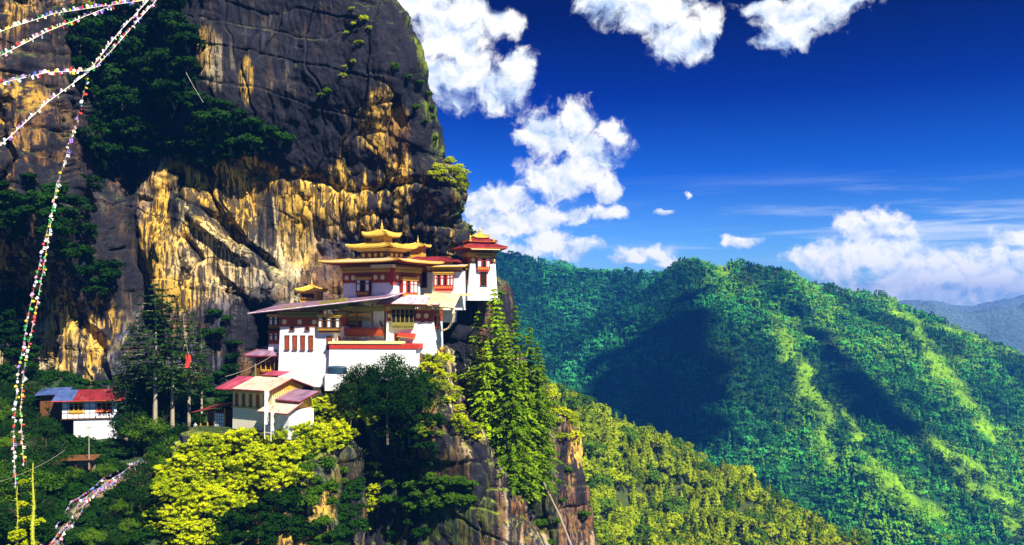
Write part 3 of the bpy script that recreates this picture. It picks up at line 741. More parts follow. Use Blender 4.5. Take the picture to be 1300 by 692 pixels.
def sheet(b, name, pts, t, mat, trim=None, stones=0):
    o = MB().slab(pts, t).build(name, mat, b)
    if trim:
        m = MB(); a, c, d, e = [Vector(p) for p in pts]; dz = Vector((0, 0, -t * 0.5 - .03)); 
        m.tube([a + dz, c + dz], t * .75, 4); m.tube([c + dz, d + dz], t * .7, 4); m.tube([a + dz, e + dz], t * .7, 4); m.build('eave_trim', trim, o)
    if stones:
        a, c, d, e = [Vector(p) for p in pts]
        for k in range(stones):
            u, v = random.uniform(.05, .95), random.uniform(.1, .9); p = a.lerp(c, u).lerp(e.lerp(d, u), v); m = MB()
            r_ = random.uniform(.09, .16); m.lathe(p.x, p.y, [(r_ * .7, p.z - .03), (r_, p.z + r_ * .4), (r_ * .6, p.z + r_ * .9)], 7); m.build('roof_stone', M_STONE, o)
    return o
def building(name, label, px, py, Y, rz, cat='temple', group=None):
    e = empty(name, P(px, py, Y), R(rz)); tag(e, label, cat, group); return e
def wall(b, x0, x1, y0, y1, z0, z1, bt=.0, mat=None, name='wall', btx=None):
    return MB().box(x0, x1, y0, y1, z0, z1, 0, bt, btx).build(name, mat or M_WHITE, b, .04)

# ---- white block of the lower temple --------------------------------
b = building('temple_block', 'tall white temple block with four narrow red windows in a row', 388, 493, 146.5, -13)
wall(b, -5.2, 5.2, 0, 8.5, -1.5, 11.9, .42)
fr, rt = Face('f', 0, .0313), Face('r', 5.2, .0313)
for x in (-3.45, -2.05, -.62, .82): slot(b, fr, x, 6.35, 8.6, .78, M_RED)
slot(b, fr, 4.15, 6.5, 8.5, .95, M_RED); slot(b, rt, 2.2, 6.6, 8.4, .9, M_RED)
for x in (-2.6, .15): slot(b, fr, x, 9.55, 11.0, .85, M_DARK, M_RED)
frieze(b, [(fr, -4.85, 2.2), (rt, .4, 8.1)], 10.15, 11.75, [(0, -3.95, .42), (0, -1.2, .42), (0, 1.45, .42)], 1.15, M_OLIVE)
rabsel(b, fr, 2.35, 6.2, 9.2, 12.2, 5, .7, M_TIMBER, 'side')
m = MB().box(-4.2, 6.4, .2, 7.5, 12.95, 13.6); [m.box(x, x + .12, -.05, .2, 12.95, 13.75 + .12 * x) for x in np.arange(2.3, 6.3, .3)]; m.build('gable_boards', M_OLIVE, b)
m = MB(); m.add([(2.2, .18, 13.3), (7.2, .18, 13.3), (7.2, .18, 15.0), (2.2, .18, 14.3), (2.2, .5, 13.3), (7.2, .5, 13.3), (7.2, .5, 15.0), (2.2, .5, 14.3)], [(0, 1, 2, 3), (7, 6, 5, 4), (0, 3, 7, 4), (1, 5, 6, 2)]); m.build('gable_boards', M_OLIVE, b)
wall(b, -7.9, -4.9, 2.0, 8, 4.6, 7.2, .05, name='annex_wall')
wall(b, -7.85, -4.6, 2.1, 8, 7.2, 12.6, .02, M_TIMBER, name='annex_wall')
fa = Face('f', 2.1)
rabsel(b, fa, -7.7, -5.0, 9.7, 12.2, 3, .4, M_TIMBER, 'all'); rabsel(b, fa, -7.7, -5.0, 7.2, 9.3, 3, .35, M_RED, 'all', M_RED)
sheet(b, 'roof', [(-9.6, -1.6, 12.45), (14.6, -1.6, 14.95), (14.6, 9.5, 16.2), (-9.6, 9.5, 13.9)], .16, M_PURPLE, M_LILAC, 14)

# ---- timber gallery between the two white blocks --------------------
b = building('timber_gallery', 'open brown timber gallery with balcony and stair between two white blocks', 463, 437, 150, -6, 'gallery')
wall(b, -4.2, 4.3, 1.6, 6, -1, 6.6, 0, M_TIMBER, name='back_wall'); wall(b, -4.0, 3.6, .7, 1.5, -1, 1.3, 0, name='lower_wall')
m = MB().box(-4.1, 3.6, -.6, 1.6, 1.45, 1.65); [m.box(x, x + .1, -.6, -.5, 1.65, 2.7) for x in np.arange(-4.1, 3.6, .33)]; m.box(-4.1, 3.6, -.66, -.5, 2.7, 2.82); m.box(-4.1, 3.6, -.65, -.52, 1.66, 2.5); m.build('balcony', M_RED, b)
for x in (-4.0, -1.3, 1.3, 3.5): MB().box(x, x + .22, -.5, -.28, -1, 6.8).build('post', M_TIMBER, b)
m = MB(); 
for k in range(3): m.box(-3.9, 3.5, .9, 1.1, 3.9 + .75 * k, 4.5 + .75 * k, k % 2)
m.box(-4.1, 3.7, -.55, -.2, 5.6, 6.2, 0); [m.box(x, x + .3, -.8, -.2, 6.2, 6.5, 0) for x in np.arange(-4.1, 3.6, .6)]
m.build('beam', [M_OLIVE, M_OCHRE], b)
rabsel(b, Face('f', 1.6), -3.6, -1.6, 3.2, 5.2, 2, .3, M_OLIVE, 'dark'); rabsel(b, Face('f', 1.6), .0, 2.4, 3.2, 5.2, 3, .3, M_OLIVE, 'dark')
m = MB(); m.slab([(2.7, -.75, 4.0), (2.95, -.75, 4.0), (4.6, -.75, .25), (4.35, -.75, .25)], .3); m.slab([(2.7, .15, 4.0), (2.95, .15, 4.0), (4.6, .15, .25), (4.35, .15, .25)], .3)
for k in range(11): m.box(2.8 + .158 * k, 3.05 + .158 * k, -.75, .15, 3.7 - .34 * k, 3.76 - .34 * k)
m.build('stair', M_TIMBER, b)
m = MB().box(-4.4, -1.2, -1.2, .2, 1.0, 1.12).box(-4.2, -4.0, -1.1, -.9, -.6, 1.0).box(-1.5, -1.3, -1.1, -.9, -.6, 1.0); m.build('canopy', M_RED, b)

# ---- right wing ------------------------------------------------------
b = building('temple_wing', 'white temple wing with brown bay window and pale roof at the cliff edge', 521, 441, 147.6, -8)
wall(b, -4.3, 4.1, 0, 7, -1.5, 6.4, .22); fr, rt = Face('f', 0, .028), Face('r', 4.1, .028)
frieze(b, [(fr, -4.1, 3.85), (rt, .2, 6.6)], 4.35, 6.15, [(0, 1.35, .42), (0, 2.7, .42), (0, -3.6, .35)], 1.05)
rabsel(b, fr, -3.1, .65, 3.1, 6.9, 5, .65, M_OLIVE, 'dark', M_OLIVE)
slot(b, fr, 2.02, 4.3, 6.0, .6, M_REDL, M_RED); slot(b, fr, 3.4, 4.3, 6.0, .6, M_REDL, M_RED)
rabsel(b, rt, .8, 3.0, 3.0, 5.6, 2, .4, M_RED, 'side')
slot(b, fr, -2.35, .7, 2.2, .8, M_DARK, M_RED)
sheet(b, 'porch_roof', [(-1.9, -1.5, 1.9), (1.1, -1.5, 1.55), (.9, .1, 2.3), (-1.9, .1, 2.5)], .1, M_REDL, M_OLIVE)
MB().box(-1.7, -1.55, -1.35, -1.2, .2, 1.85).build('post', M_OLIVE, b)
sheet(b, 'roof', [(-5.2, -1.7, 7.35), (5.2, -1.7, 7.1), (5.2, 3.3, 8.6), (-5.2, 3.3, 8.9)], .18, M_LILAC, M_TIMBER, 5)
sheet(b, 'roof', [(3.3, -1.8, 7.15), (7.5, -1.0, 6.7), (7.8, 2.2, 8.7), (3.3, 2.2, 9.3)], .22, M_TAN, M_TAN)
m = MB(); pr = [(6.9, -.4, 6.6), (7.3, -.3, 5.6), (7.1, -.2, 4.4), (6.3, 0, 3.3), (5.2, .2, 2.9)]
for (a, c) in zip(pr[:-1], pr[1:]): m.slab([a, c, (c[0] - .2, c[1] + 3, c[2] + .1), (a[0] - .2, a[1] + 3, a[2] + .1)], .3)
m.build('shield_wall', M_TAN, b)

# ---- terrace wall with red band -------------------------------------
b = building('terrace_wall', 'white retaining wall with red band and cream coping below the gallery', 470, 470, 144.2, -5, 'wall')
wall(b, -7.0, 7.6, 0, 4.2, -1.6, 3.45, .15)
MB().box(-6.85, 8.0, .02, 4.0, 3.45, 4.25).build('red_band', M_REDL, b, .03); MB().box(-7.0, 5.2, -.12, 4.3, 4.25, 4.62).build('coping', M_CREAM, b, .03)
m = MB(); [m.box(x, x + .08, .1, .18, 4.62, 5.4) for x in np.arange(-6.8, 5.0, 1.1)]; m.box(-6.8, 4.9, .1, .16, 5.35, 5.42); m.build('railing', M_TIMBER, b)

# ---- timber hut in the cave mouth -----------------------------------
b = building('timber_hut', 'small brown timber hut with grey purple roof beside the white block', 338, 480, 150, -10, 'hut')
wall(b, -1.9, 1.9, 0, 3.5, -1.5, 3.9, 0, M_TIMBER); rabsel(b, Face('f', 0), -.9, .9, .9, 3.0, 2, .25, M_OCHRE, 'dark', M_OLIVE)
for x in (-1.85, 1.65): MB().box(x, x + .2, -.5, -.3, -1, 3.9).build('post', M_OLIVE, b)
hip_roof(b, -.3, 1.6, 6.2, 5.6, 3.85, 1.5, 1.2, .3, .1, M_PURPLE, M_MAROON, curve=1.0)

# ---- yellow and white house -----------------------------------------
b = building('monks_house', 'long low house with cream upper wall and pink tin roof below the temple', 321, 545, 140, -30, 'house')
wall(b, -4.6, 4.2, 0, 6.8, -.8, 3.35, .05, simple('warm_wash', (.84, .78, .58), .85, .08, .6, bmp=.08, dirt=(.55, .48, .35))); wall(b, -4.55, 4.15, .05, 6.7, 3.35, 6.3, 0, M_CREAM, 'upper_wall')
fr = Face('f', .05); 
for k, x in enumerate((-3.6, -2.05, -.5, 1.05, 2.6)): slot(b, fr, x, 3.6, 5.5, .82, M_RED, M_OCHRE)
m = MB().box(-4.7, 4.3, -.12, .0, 3.22, 3.42).box(-4.6, 4.2, -.08, .04, 5.75, 5.95); m.build('beam', M_OCHRE, b)
m = MB(); m.add([(4.2, -.5, 6.3), (4.2, 7.2, 6.3), (4.2, 3.4, 7.9), (3.9, -.5, 6.3), (3.9, 7.2, 6.3), (3.9, 3.4, 7.9)], [(0, 1, 2), (5, 4, 3), (0, 2, 5, 3), (1, 4, 5, 2)]); [m.box(4.2, 4.3, y, y + .12, 5.3, 6.5 + .9 * (1 - abs(y - 3.4) / 3.8)) for y in np.arange(.2, 6.6, .4)]; m.build('gable_boards', M_OCHRE, b)
sheet(b, 'roof', [(-6.9, -1.5, 6.25), (-2.9, -1.5, 6.3), (-2.9, 3.4, 7.95), (-6.9, 3.4, 7.9)], .14, M_MAGENTA, M_MAROON)
sheet(b, 'roof', [(-2.9, -1.6, 6.42), (5.1, -1.6, 6.42), (5.1, 3.4, 8.05), (-2.9, 3.4, 8.05)], .14, M_TIN, M_MAROON, 4)
sheet(b, 'roof', [(5.1, 8.4, 6.3), (-6.9, 8.4, 6.3), (-6.9, 3.4, 8.0), (5.1, 3.4, 8.0)], .14, M_MAROON, M_MAROON)
sheet(b, 'roof', [(-1.2, 3.2, 8.4), (2.6, 3.2, 8.4), (2.6, 5.4, 8.9), (-1.2, 5.4, 8.9)], .12, M_MAGENTA)
wall(b, 3.2, 8.6, -.9, 4.6, -.9, 3.4, .05, name='annex_wall'); fb = Face('f', -.9, .012)
MB().box(3.15, 5.6, -.95, -.86, 1.5, 3.3).build('panel', M_CREAM, b)
slot(b, Face('f', -.95), 4.0, 1.2, 3.0, .7, M_RED); slot(b, Face('f', -.95), 5.2, 1.2, 3.0, .7, M_RED)
sheet(b, 'roof', [(2.9, -1.9, 3.25), (9.2, -1.9, 3.2), (9.2, 1.6, 4.7), (2.9, 1.6, 4.75)], .13, M_TIN, M_MAROON, 3)
wall(b, 4.3, 7.4, 1.7, 5.4, 3.4, 5.0, 0, M_OCHRE, 'annex_wall')
sheet(b, 'roof', [(4.0, .6, 4.95), (9.3, .6, 4.85), (9.3, 4.8, 6.1), (4.0, 4.8, 6.2)], .13, M_PURPLE, M_MAROON)

b = building('wooden_shed', 'open-fronted shed with sloping red roof beside the cream house', 270, 545, 145, -22, 'shed')
wall(b, -2.6, 2.4, 1.8, 3.0, -.5, 2.9, 0, M_TIMBER, 'back_wall'); wall(b, -2.7, 2.5, -.1, 3, -.7, .45, 0, M_STONE, 'base')
for x in (-2.6, -1.2, .25, 2.3): MB().box(x, x + .16, 0, .16, .4, 3.0 + .2 * x).build('post', M_OCHRE, b)
m = MB().box(.4, 2.3, .05, .1, .5, 2.7); w = m.build('window', M_PANE, b)
m = MB(); [m.box(x, x + .06, -.02, .05, .5, 2.7) for x in (.4, .86, 1.33, 1.8, 2.24)]; [m.box(.4, 2.3, -.03, .05, z, z + .06) for z in (.5, 1.05, 1.6, 2.15, 2.66)]; m.build('frame', M_BLUE, w)
sheet(b, 'roof', [(-3.5, -1.0, 2.75), (2.9, -1.0, 4.0), (2.9, 3.4, 4.6), (-3.5, 3.4, 3.3)], .12, M_MAROON, M_TIMBER)

# ---- house among the trees at the far left --------------------------
b = building('hillside_house', 'white timber-framed house with red and blue tin roof on stone base among dark trees', 114, 531, 149, 12, 'house')
wall(b, -4.3, 4.3, 0, 5.5, 0, 3.0, 0); 
m = MB(); 
for x in np.arange(-4.3, 4.31, .86): m.box(x - .04, x + .04, -.04, .0, 0, 3.0)
for z in (0, .9, 1.7, 2.5): m.box(-4.34, 4.34, -.05, .0, z - .03, z + .04)
for z in (0, .9, 1.7, 2.5): m.box(-4.35, -4.3, 0, 5.4, z - .03, z + .04)
for y in (0, 1.3, 2.6, 3.9): m.box(-4.34, -4.3, y, y + .08, 0, 3.0)
m.build('timber_frame', M_TIMBER, b)
m = MB().box(-4.45, 4.45, -.12, .0, -.15, .0).box(-4.5, 4.5, -.3, .0, 2.9, 3.15); m.build('beam', M_TIMBER, b)
fr = Face('f', 0)
rabsel(b, fr, -3.2, -1.0, .75, 2.9, 3, .18, M_OCHRE, 'dark', M_OCHRE); rabsel(b, fr, 1.1, 3.4, .75, 2.9, 3, .18, M_REDL, 'dark', M_OCHRE)
slot(b, Face('l', -4.3), 1.6, .9, 2.5, .8, M_RED)
m = MB().box(-2.6, 4.1, .15, 5, -5.2, -.15, 0, -.0); m.build('stone_base', M_WHITE, b, .1)
sheet(b, 'roof', [(-2.4, -1.3, 3.1), (5.6, -1.3, 3.1), (5.6, 2.8, 4.6), (-2.4, 2.8, 4.6)], .12, M_MAROON, M_RED, 5)
sheet(b, 'roof', [(-5.6, -1.3, 3.1), (-2.4, -1.3, 3.1), (-2.4, 2.8, 4.6), (-5.6, 2.8, 4.6)], .12, M_BLUE, M_REDL)
sheet(b, 'roof', [(5.6, 6.8, 3.1), (-5.6, 6.8, 3.1), (-5.6, 2.8, 4.6), (5.6, 2.8, 4.6)], .12, M_MAROON)
sheet(b, 'roof', [(-9.0, 1.5, 3.9), (-4.0, 1.5, 4.1), (-4.0, 5.5, 4.9), (-9.0, 5.5, 4.7)], .1, M_BLUE)
wall(b, -8.4, -4.4, 2.4, 5.2, -.4, 4.0, 0, M_TIMBER, 'annex_wall')

# ---- upper temple with golden roofs ---------------------------------
b = building('golden_temple', 'white temple crowned by three tiers of golden upturned roofs', 466, 386, 151, -28)
wall(b, -5.7, 5.6, 0, 8.6, -8, 5.6, .42); fr, rt = Face('f', 0, .031), Face('r', 5.6, .031)
frieze(b, [(fr, -5.35, 5.25), (rt, .35, 8.2)], 3.6, 5.4, [(0, -4.4, .42), (0, -3.0, .42), (0, 1.7, .42), (0, 3.2, .42), (1, 1.0, .38), (1, 7.2, .38)], 1.2)
rabsel(b, fr, -2.0, .8, 1.2, 4.6, 3, .6, M_TIMBER, 'side'); rabsel(b, rt, 1.9, 6.3, .9, 4.6, 4, .6, M_REDL, 'side')
m = MB().box(5.0, 5.7, -.3, .15, 3.2, 6.0); m.build('corner_bracket', M_REDL, b)
m = MB().box(1.4, 5.9, -.85, .1, 6.1, 6.6); m.build('canopy', M_CREAM, b)
hip_roof(b, 0, 4.2, 17.0, 13.6, 7.1, 1.0, 5.5, 4.4, .35, M_TAN, M_OCHRE, M_RED, .12)
wall(b, -3.0, 3.0, 1.9, 6.6, 7.4, 9.4, .05, M_TIMBER, 'second_storey'); f2, r2 = Face('f', 1.92), Face('r', 2.98)
for x in (-2.2, -.9, .4, 1.7): m = MB(); f2.disc(m, x, 8.4, .34, .02, .1); m.build('roundel', M_GOLD, b)
for y in (2.9, 4.3, 5.7): m = MB(); r2.disc(m, y, 8.4, .34, .02, .1); m.build('roundel', M_GOLD, b)
m = MB()
for fc, a, c in ((f2, -3.1, 3.1), (r2, 1.8, 6.7)):
    fc.box(m, a - .3, c + .3, 0, .35, 9.1, 9.25); fc.box(m, a - .8, c + .8, 0, .85, 9.3, 9.5); fc.box(m, a, c, 0, .12, 7.75, 7.9)
m.build('cornice', M_GOLD, b)
hip_roof(b, 0, 4.2, 9.6, 8.0, 9.8, 1.0, 2.6, 2.2, .45, M_GOLD, M_GOLD, M_OCHRE, .2)
wall(b, -1.3, 1.3, 3.1, 5.4, 10.3, 12.0, -.1, M_OCHRE, 'lantern'); m = MB(); f3, r3 = Face('f', 3.1), Face('r', 1.3)
[f3.box(m, x, x + .12, 0, .12, 10.8, 11.6) for x in (-1.1, -.5, .4, 1.0)]; f3.box(m, -1.1, 1.1, 0, .10, 11.5, 11.62); m.build('lattice', M_GOLD, b)
hip_roof(b, 0, 4.2, 5.2, 4.6, 11.9, 1.05, .8, .7, .55, M_GOLD, M_GOLD, M_OCHRE, .2)
finial(b, 0, 4.2, 12.9, 1.15)

b = building('red_roofed_temple', 'white temple behind with flat red roof and a small golden lantern on top', 543, 374, 159, -14)
wall(b, -4.6, 4.6, 0, 7, -5, 5.4, .15); fr = Face('f', 0, .015)
frieze(b, [(fr, -4.5, 4.5)], 4.0, 5.2, [(0, -1.4, .3), (0, .2, .3)], .7); slot(b, fr, -.7, 1.3, 4.0, 1.1, M_DARK, M_RED); slot(b, fr, -2.6, 1.0, 4.0, 1.2, M_REDL)
hip_roof(b, 0, 3.2, 12.4, 9.5, 5.9, 1.0, 4.5, 3.2, .15, M_MAROON, M_MAROON, M_RED)
wall(b, -4.3, -1.9, 2.4, 4.4, 6.2, 9.0, 0, M_OCHRE, 'lantern'); hip_roof(b, -3.1, 3.4, 4.0, 3.6, 8.9, .6, .6, .6, .3, M_GOLD, M_GOLD, M_OCHRE, .12); finial(b, -3.1, 3.4, 9.5, .9)

b = building('gallery_building', 'small building with carved red window gallery between temple and corner tower', 566, 372, 155, -6)
wall(b, -2.5, 2.9, 0, 4, -3, 4.0, .05); fr = Face('f', 0)
rabsel(b, fr, -2.0, 1.4, .35, 3.75, 6, .5, M_REDL, 'side', M_OCHRE); frieze(b, [(fr, -2.4, 2.8)], 3.7, 4.0, [], .6)
sheet(b, 'roof', [(-3.2, -1.2, 4.65), (3.4, -1.2, 4.65), (3.4, 4.4, 5.3), (-3.2, 4.4, 5.3)], .16, M_TIN, M_OCHRE)
MB().box(-3.6, 4.6, -1.4, .1, -.5, -.12).build('plinth', M_CREAM, b)

b = building('corner_tower', 'white tower with maroon hipped roof standing at the very edge of the cliff', 614, 371, 158, 17, 'tower')
wall(b, -2.75, 2.65, 0, 6, -1.5, 6.5, .42); fr, lf = Face('f', 0, .05), Face('l', -2.75, .05)
frieze(b, [(fr, -2.4, 2.3), (lf, .4, 5.6)], 5.2, 6.3, [(0, -1.85, .36), (0, 1.8, .36)], .9)
rabsel(b, fr, -1.2, 1.15, 3.7, 6.5, 3, .55, M_REDL, 'side'); slot(b, fr, 0, 1.2, 3.4, 1.25, M_DARK, M_RED)
rabsel(b, lf, 1.2, 4.0, 1.2, 4.6, 3, .5, M_TIMBER, 'dark'); 
sheet(b, 'hood', [(-2.6, -1.7, 7.6), (2.5, -1.7, 7.6), (2.5, .5, 8.1), (-2.6, .5, 8.1)], .14, M_MAROON, M_CREAM)
wall(b, -2.0, 2.0, .6, 5.4, 6.4, 8.3, 0, M_RED, 'upper_wall')
hip_roof(b, 0, 2.8, 8.0, 8.2, 7.9, 1.0, 3.6, 3.6, .15, M_MAROON, M_RED, M_RED, curve=1.1)
wall(b, -1.7, 1.7, 1.2, 4.5, 8.7, 9.3, 0, M_RED, 'upper_wall'); hip_roof(b, 0, 2.8, 5.2, 5.0, 9.1, .7, 2.2, 2.0, .12, M_MAROON, M_RED, M_RED, .12)
wall(b, -1.0, 1.0, 1.9, 3.7, 9.5, 10.1, 0, M_REDL, 'lantern'); hip_roof(b, 0, 2.8, 3.0, 2.8, 10.0, .6, .7, .6, .3, M_GOLD, M_GOLD, M_REDL, .14)
finial(b, 0, 2.8, 10.6, 1.1); 
for x, y in ((-3.2, .2), (2.6, .4)): finial(b, x * .75, y, 9.0, .9)

b = building('small_pavilion', 'small pavilion with golden roof against the rock left of the temples', 391, 381, 157, -12, 'pavilion')
wall(b, -1.6, 1.6, 0, 3.0, -3, 1.5, 0, M_OCHRE); rabsel(b, Face('f', 0), -1.2, 1.2, .1, 1.4, 3, .2, M_TIMBER, 'dark')
hip_roof(b, 0, 1.5, 4.4, 4.2, 1.7, .9, .5, .5, .3, M_GOLD, M_GOLD, M_OCHRE, .14); finial(b, 0, 1.5, 2.6, .9)

# small sheds and bits around the terrace
b = building('water_tank', 'dark blue cloth-covered tank on a white plinth under the terrace wall', 424, 484, 143.6, -8, 'tank')
MB().box(-1.6, 1.9, 0, 2.0, -1.6, 1.1).build('plinth', M_WHITE, b, .05)
m = MB(); m.lathe(0, 0, [(1.0, 0), (1.02, .2), (1.02, 1.3), (.9, 1.55), (.3, 1.7)], 18); t_ = m.build('tank', simple('tank_cover', (.02, .05, .09), .5, .3), b); t_.location = (.2, 1.0, 1.1); t_.scale = (1.6, .9, .8)
b = building('roadside_shelter', 'low dark shelter with flat roof beside the path under the trees', 96, 598, 138, 4, 'shelter')
wall(b, -2.3, 2.3, 1.2, 2.0, -.5, 1.6, 0, M_STONE, 'back_wall'); sheet(b, 'roof', [(-2.9, -.5, 1.75), (2.9, -.5, 1.85), (2.9, 2.3, 2.2), (-2.9, 2.3, 2.1)], .1, M_TIMBER, M_TIMBER)
for x in (-2.3, 0, 2.2): MB().box(x, x + .12, 0, .12, -.5, 1.75).build('post', M_TIMBER, b)
m = MB().box(-1.9, 1.9, .9, 1.2, .1, .5); m.build('bench', M_RED, b)
# ================================================================== VEGETATION
def quads(C, N, s, asp=1.0, r=None):
    """leaf quads centred on C with normals N"""
    r = r or rng; n = len(C); N = N / np.maximum(np.linalg.norm(N, axis=1), 1e-9)[:, None]
    a = np.cross(N, r.normal(size=(n, 3))); a /= np.maximum(np.linalg.norm(a, axis=1), 1e-9)[:, None]; b_ = np.cross(N, a)
    s = np.broadcast_to(s, (n,))[:, None]
    V = np.stack([C - a * s * .5 * asp, C - b_ * s * .42 + a * s * .05, C + a * s * .5 * asp, C + b_ * s * .42 - a * s * .08], 1)
    V[:, 1] += N * (s * .10); V[:, 3] += N * (s * .10)
    return V.reshape(-1, 3)
def qf(n): return np.arange(4 * n).reshape(-1, 4)
def dirs(n, r):
    d = r.normal(size=(n, 3)); return d / np.linalg.norm(d, axis=1)[:, None]
def lumpy(nl, per, R3, lr, leaf, seed, flat=1.0, up=.25, hang=0.0):
    """crown of nl leaf lumps spread through an ellipsoid; returns leaf quads"""
    r = np.random.RandomState(seed); out = []
    for i in range(nl):
        d = dirs(1, r)[0]; q = r.uniform(.25, 1.0) ** .5; c = d * q * np.array(R3); c[2] = abs(c[2]) * .9 - .15 * R3[2] if r.rand() < .75 else c[2]
        rr_ = lr * r.uniform(.55, 1.35); dd = dirs(per, r); rad = rr_ * r.uniform(.55, 1.05, per)[:, None]
        pts = c + dd * rad * np.array([1.15, 1.15, .72 * flat]); pts[:, 2] -= hang * (1 - q) * 0
        nn = dd + np.array([0, 0, up]) + r.normal(size=dd.shape) * .45
        out.append(quads(pts, nn, leaf * r.uniform(.6, 1.4, per), 1.3, r))
    return np.concatenate(out)
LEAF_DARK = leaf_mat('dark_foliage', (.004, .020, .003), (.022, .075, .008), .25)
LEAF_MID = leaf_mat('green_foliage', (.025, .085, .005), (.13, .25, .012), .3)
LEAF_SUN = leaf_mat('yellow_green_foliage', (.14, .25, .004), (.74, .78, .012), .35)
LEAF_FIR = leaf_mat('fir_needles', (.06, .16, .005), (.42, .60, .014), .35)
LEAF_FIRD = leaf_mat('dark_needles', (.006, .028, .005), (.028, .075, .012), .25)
LEAF_RIDGE = leaf_mat('ridge_foliage', (.12, .20, .004), (.46, .54, .010), .25)
LEAF_FAR = leaf_mat('far_foliage', (.55, .55, .55), (1.5, 1.5, 1.3), .2, attr=True)
M_BARK = simple('bark', (.11, .085, .06), .9, .4, 2.0, bmp=.08)
M_BARKL = simple('pale_bark', (.36, .30, .22), .9, .3, 2.0, bmp=.08)

def kids(o): return [c for c in bpy.data.objects if c.parent == o]
class Proto:
    """first use hands out the original, later uses copy the thing and its parts"""
    def __init__(s, root, parts): s.root, s.parts, s.used = root, parts, False
    def put(s, loc, sc, rz, name=None, label=None, cat=None, group=None, rx=0.0):
        if s.used:
            o = s.root.copy(); COL.objects.link(o)
            for p in s.parts:
                c = p.copy(); COL.objects.link(c); c.parent = o
        else: o = s.root; s.used = True
        o.location = loc; o.scale = sc if isinstance(sc, (tuple, list)) else (sc, sc, sc); o.rotation_euler = (rx, 0, rz)
        if name: o.name = name
        tag(o, label, cat, group); return o
def bush_protos(name, mat, n, nl, per, R3, lr, leaf, seed, stem=True, **k):
    out = []
    for i in range(n):
        V = lumpy(nl, per, R3, lr, leaf, seed + i, **k)
        if stem:
            e = empty(name); f = np_mesh('foliage', V, qf(len(V) // 4), mat, e); m = MB()
            for j in range(5):
                a = random.uniform(0, 6.28); t = random.uniform(.4, .9)
                m.tube([(0, 0, -R3[2] * .9), (math.cos(a) * R3[0] * t * .4, math.sin(a) * R3[1] * t * .4, -.2 * R3[2]), (math.cos(a) * R3[0] * t, math.sin(a) * R3[1] * t, R3[2] * .4)], [.07, .045, .015], 4)
            out.append(Proto(e, [f, m.build('stem', M_BARK, e)]))
        else: out.append(Proto(np_mesh(name, V, qf(len(V) // 4), mat), []))
    return out

# lookups on the built rock surfaces
def look(G, Nn, px_, py_, sel=None):
    p = G.reshape(-1, 3); sx = 650 + p[:, 0] / p[:, 1] * F; sy = 390 - p[:, 2] / p[:, 1] * F
    nn = Nn.reshape(-1, 3); ok = nn[:, 1] < .35
    return p[ok], nn[ok], sx[ok], sy[ok]
LC = look(Gd, Nd, 0, 0); LP = look(PG, PN, 0, 0); LT = look(TG, TN, 0, 0)
def on(L, px, py):
    d = (L[2] - px) ** 2 + (L[3] - py) ** 2; c = np.where(d < max(d.min() * 1.5, 3))[0]; k = c[np.argmin(L[0][c, 1])]
    return L[0][k], L[1][k]
def inpoly(px, py, poly):
    c = False; j = len(poly) - 1
    for i in range(len(poly)):
        (xi, yi), (xj, yj) = poly[i], poly[j]
        if (yi > py) != (yj > py) and px < (xj - xi) * (py - yi) / (yj - yi) + xi: c = not c
        j = i
    return c
def scatter(poly, n, gap, seed):
    r = random.Random(seed); xs = [p[0] for p in poly]; ys = [p[1] for p in poly]; out = []
    for _ in range(n * 30):
        if len(out) >= n: break
        p = (r.uniform(min(xs), max(xs)), r.uniform(min(ys), max(ys)))
        if inpoly(*p, poly) and all((p[0] - q[0]) ** 2 + (p[1] - q[1]) ** 2 > gap * gap for q in out): out.append(p)
    return out
MASS = []
def shrubs(L, protos, poly, n, gap, s0, s1, seed, name, label, group, cat='shrub', off=.3, lift=0.0, mass=False):
    r = random.Random(seed + 1)
    for (px, py) in scatter(poly, n, gap, seed):
        p, nn = on(L, px, py); s = r.uniform(s0, s1)
        q = Vector(p) + Vector(nn) * (off * s) + Vector((0, -.2 * s, lift * s))
        if mass: MASS.append((r.choice(protos), q, s, r.uniform(0, 6.28))); continue
        r.choice(protos).put(q, (s * r.uniform(.85, 1.2), s * r.uniform(.85, 1.15), s * r.uniform(.7, 1.05)), r.uniform(0, 6.28), name, label, cat, group)

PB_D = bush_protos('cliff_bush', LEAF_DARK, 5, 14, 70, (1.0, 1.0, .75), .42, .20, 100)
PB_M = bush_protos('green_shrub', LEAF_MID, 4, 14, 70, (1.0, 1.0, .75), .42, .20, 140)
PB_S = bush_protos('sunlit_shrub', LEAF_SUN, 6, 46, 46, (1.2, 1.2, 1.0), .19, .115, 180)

# --- on the great cliff
CB = [([(95, 0), (245, 0), (250, 60), (240, 110), (160, 150), (110, 200), (95, 120)], 46, 13, 1.6, 3.2, 'dark bush hanging from the shaded cliff top behind the flag strings', 'bushes on the upper left cliff'),
      ([(130, 125), (230, 110), (350, 155), (365, 185), (300, 195), (330, 215), (200, 195), (110, 235), (100, 210)], 60, 10, 1.3, 2.8, 'dense dark bush on the wide ledge across the cliff above the orange rock', 'bushes on the wide cliff ledge'),
      ([(0, 215), (40, 225), (55, 290), (20, 300), (0, 290)], 14, 10, 1.3, 2.4, 'dark green bush growing on the left buttress of the cliff', 'bushes on the left buttress'),
      ([(60, 235), (105, 240), (120, 300), (150, 360), (130, 380), (90, 340), (60, 290)], 24, 11, 1.3, 2.5, 'dark bush in the deep diagonal gully of the cliff', 'bushes in the diagonal gully'),
      ([(0, 370), (30, 360), (45, 470), (40, 520), (0, 520)], 22, 10, 1.5, 2.6, 'dark green bush at the cliff foot on the far left', 'bushes at the left foot of the cliff'),
      ([(250, 390), (300, 400), (300, 470), (255, 480)], 8, 14, 1.0, 1.8, 'dark shrub at the rock foot beside the cave', 'shrubs beside the cave')]
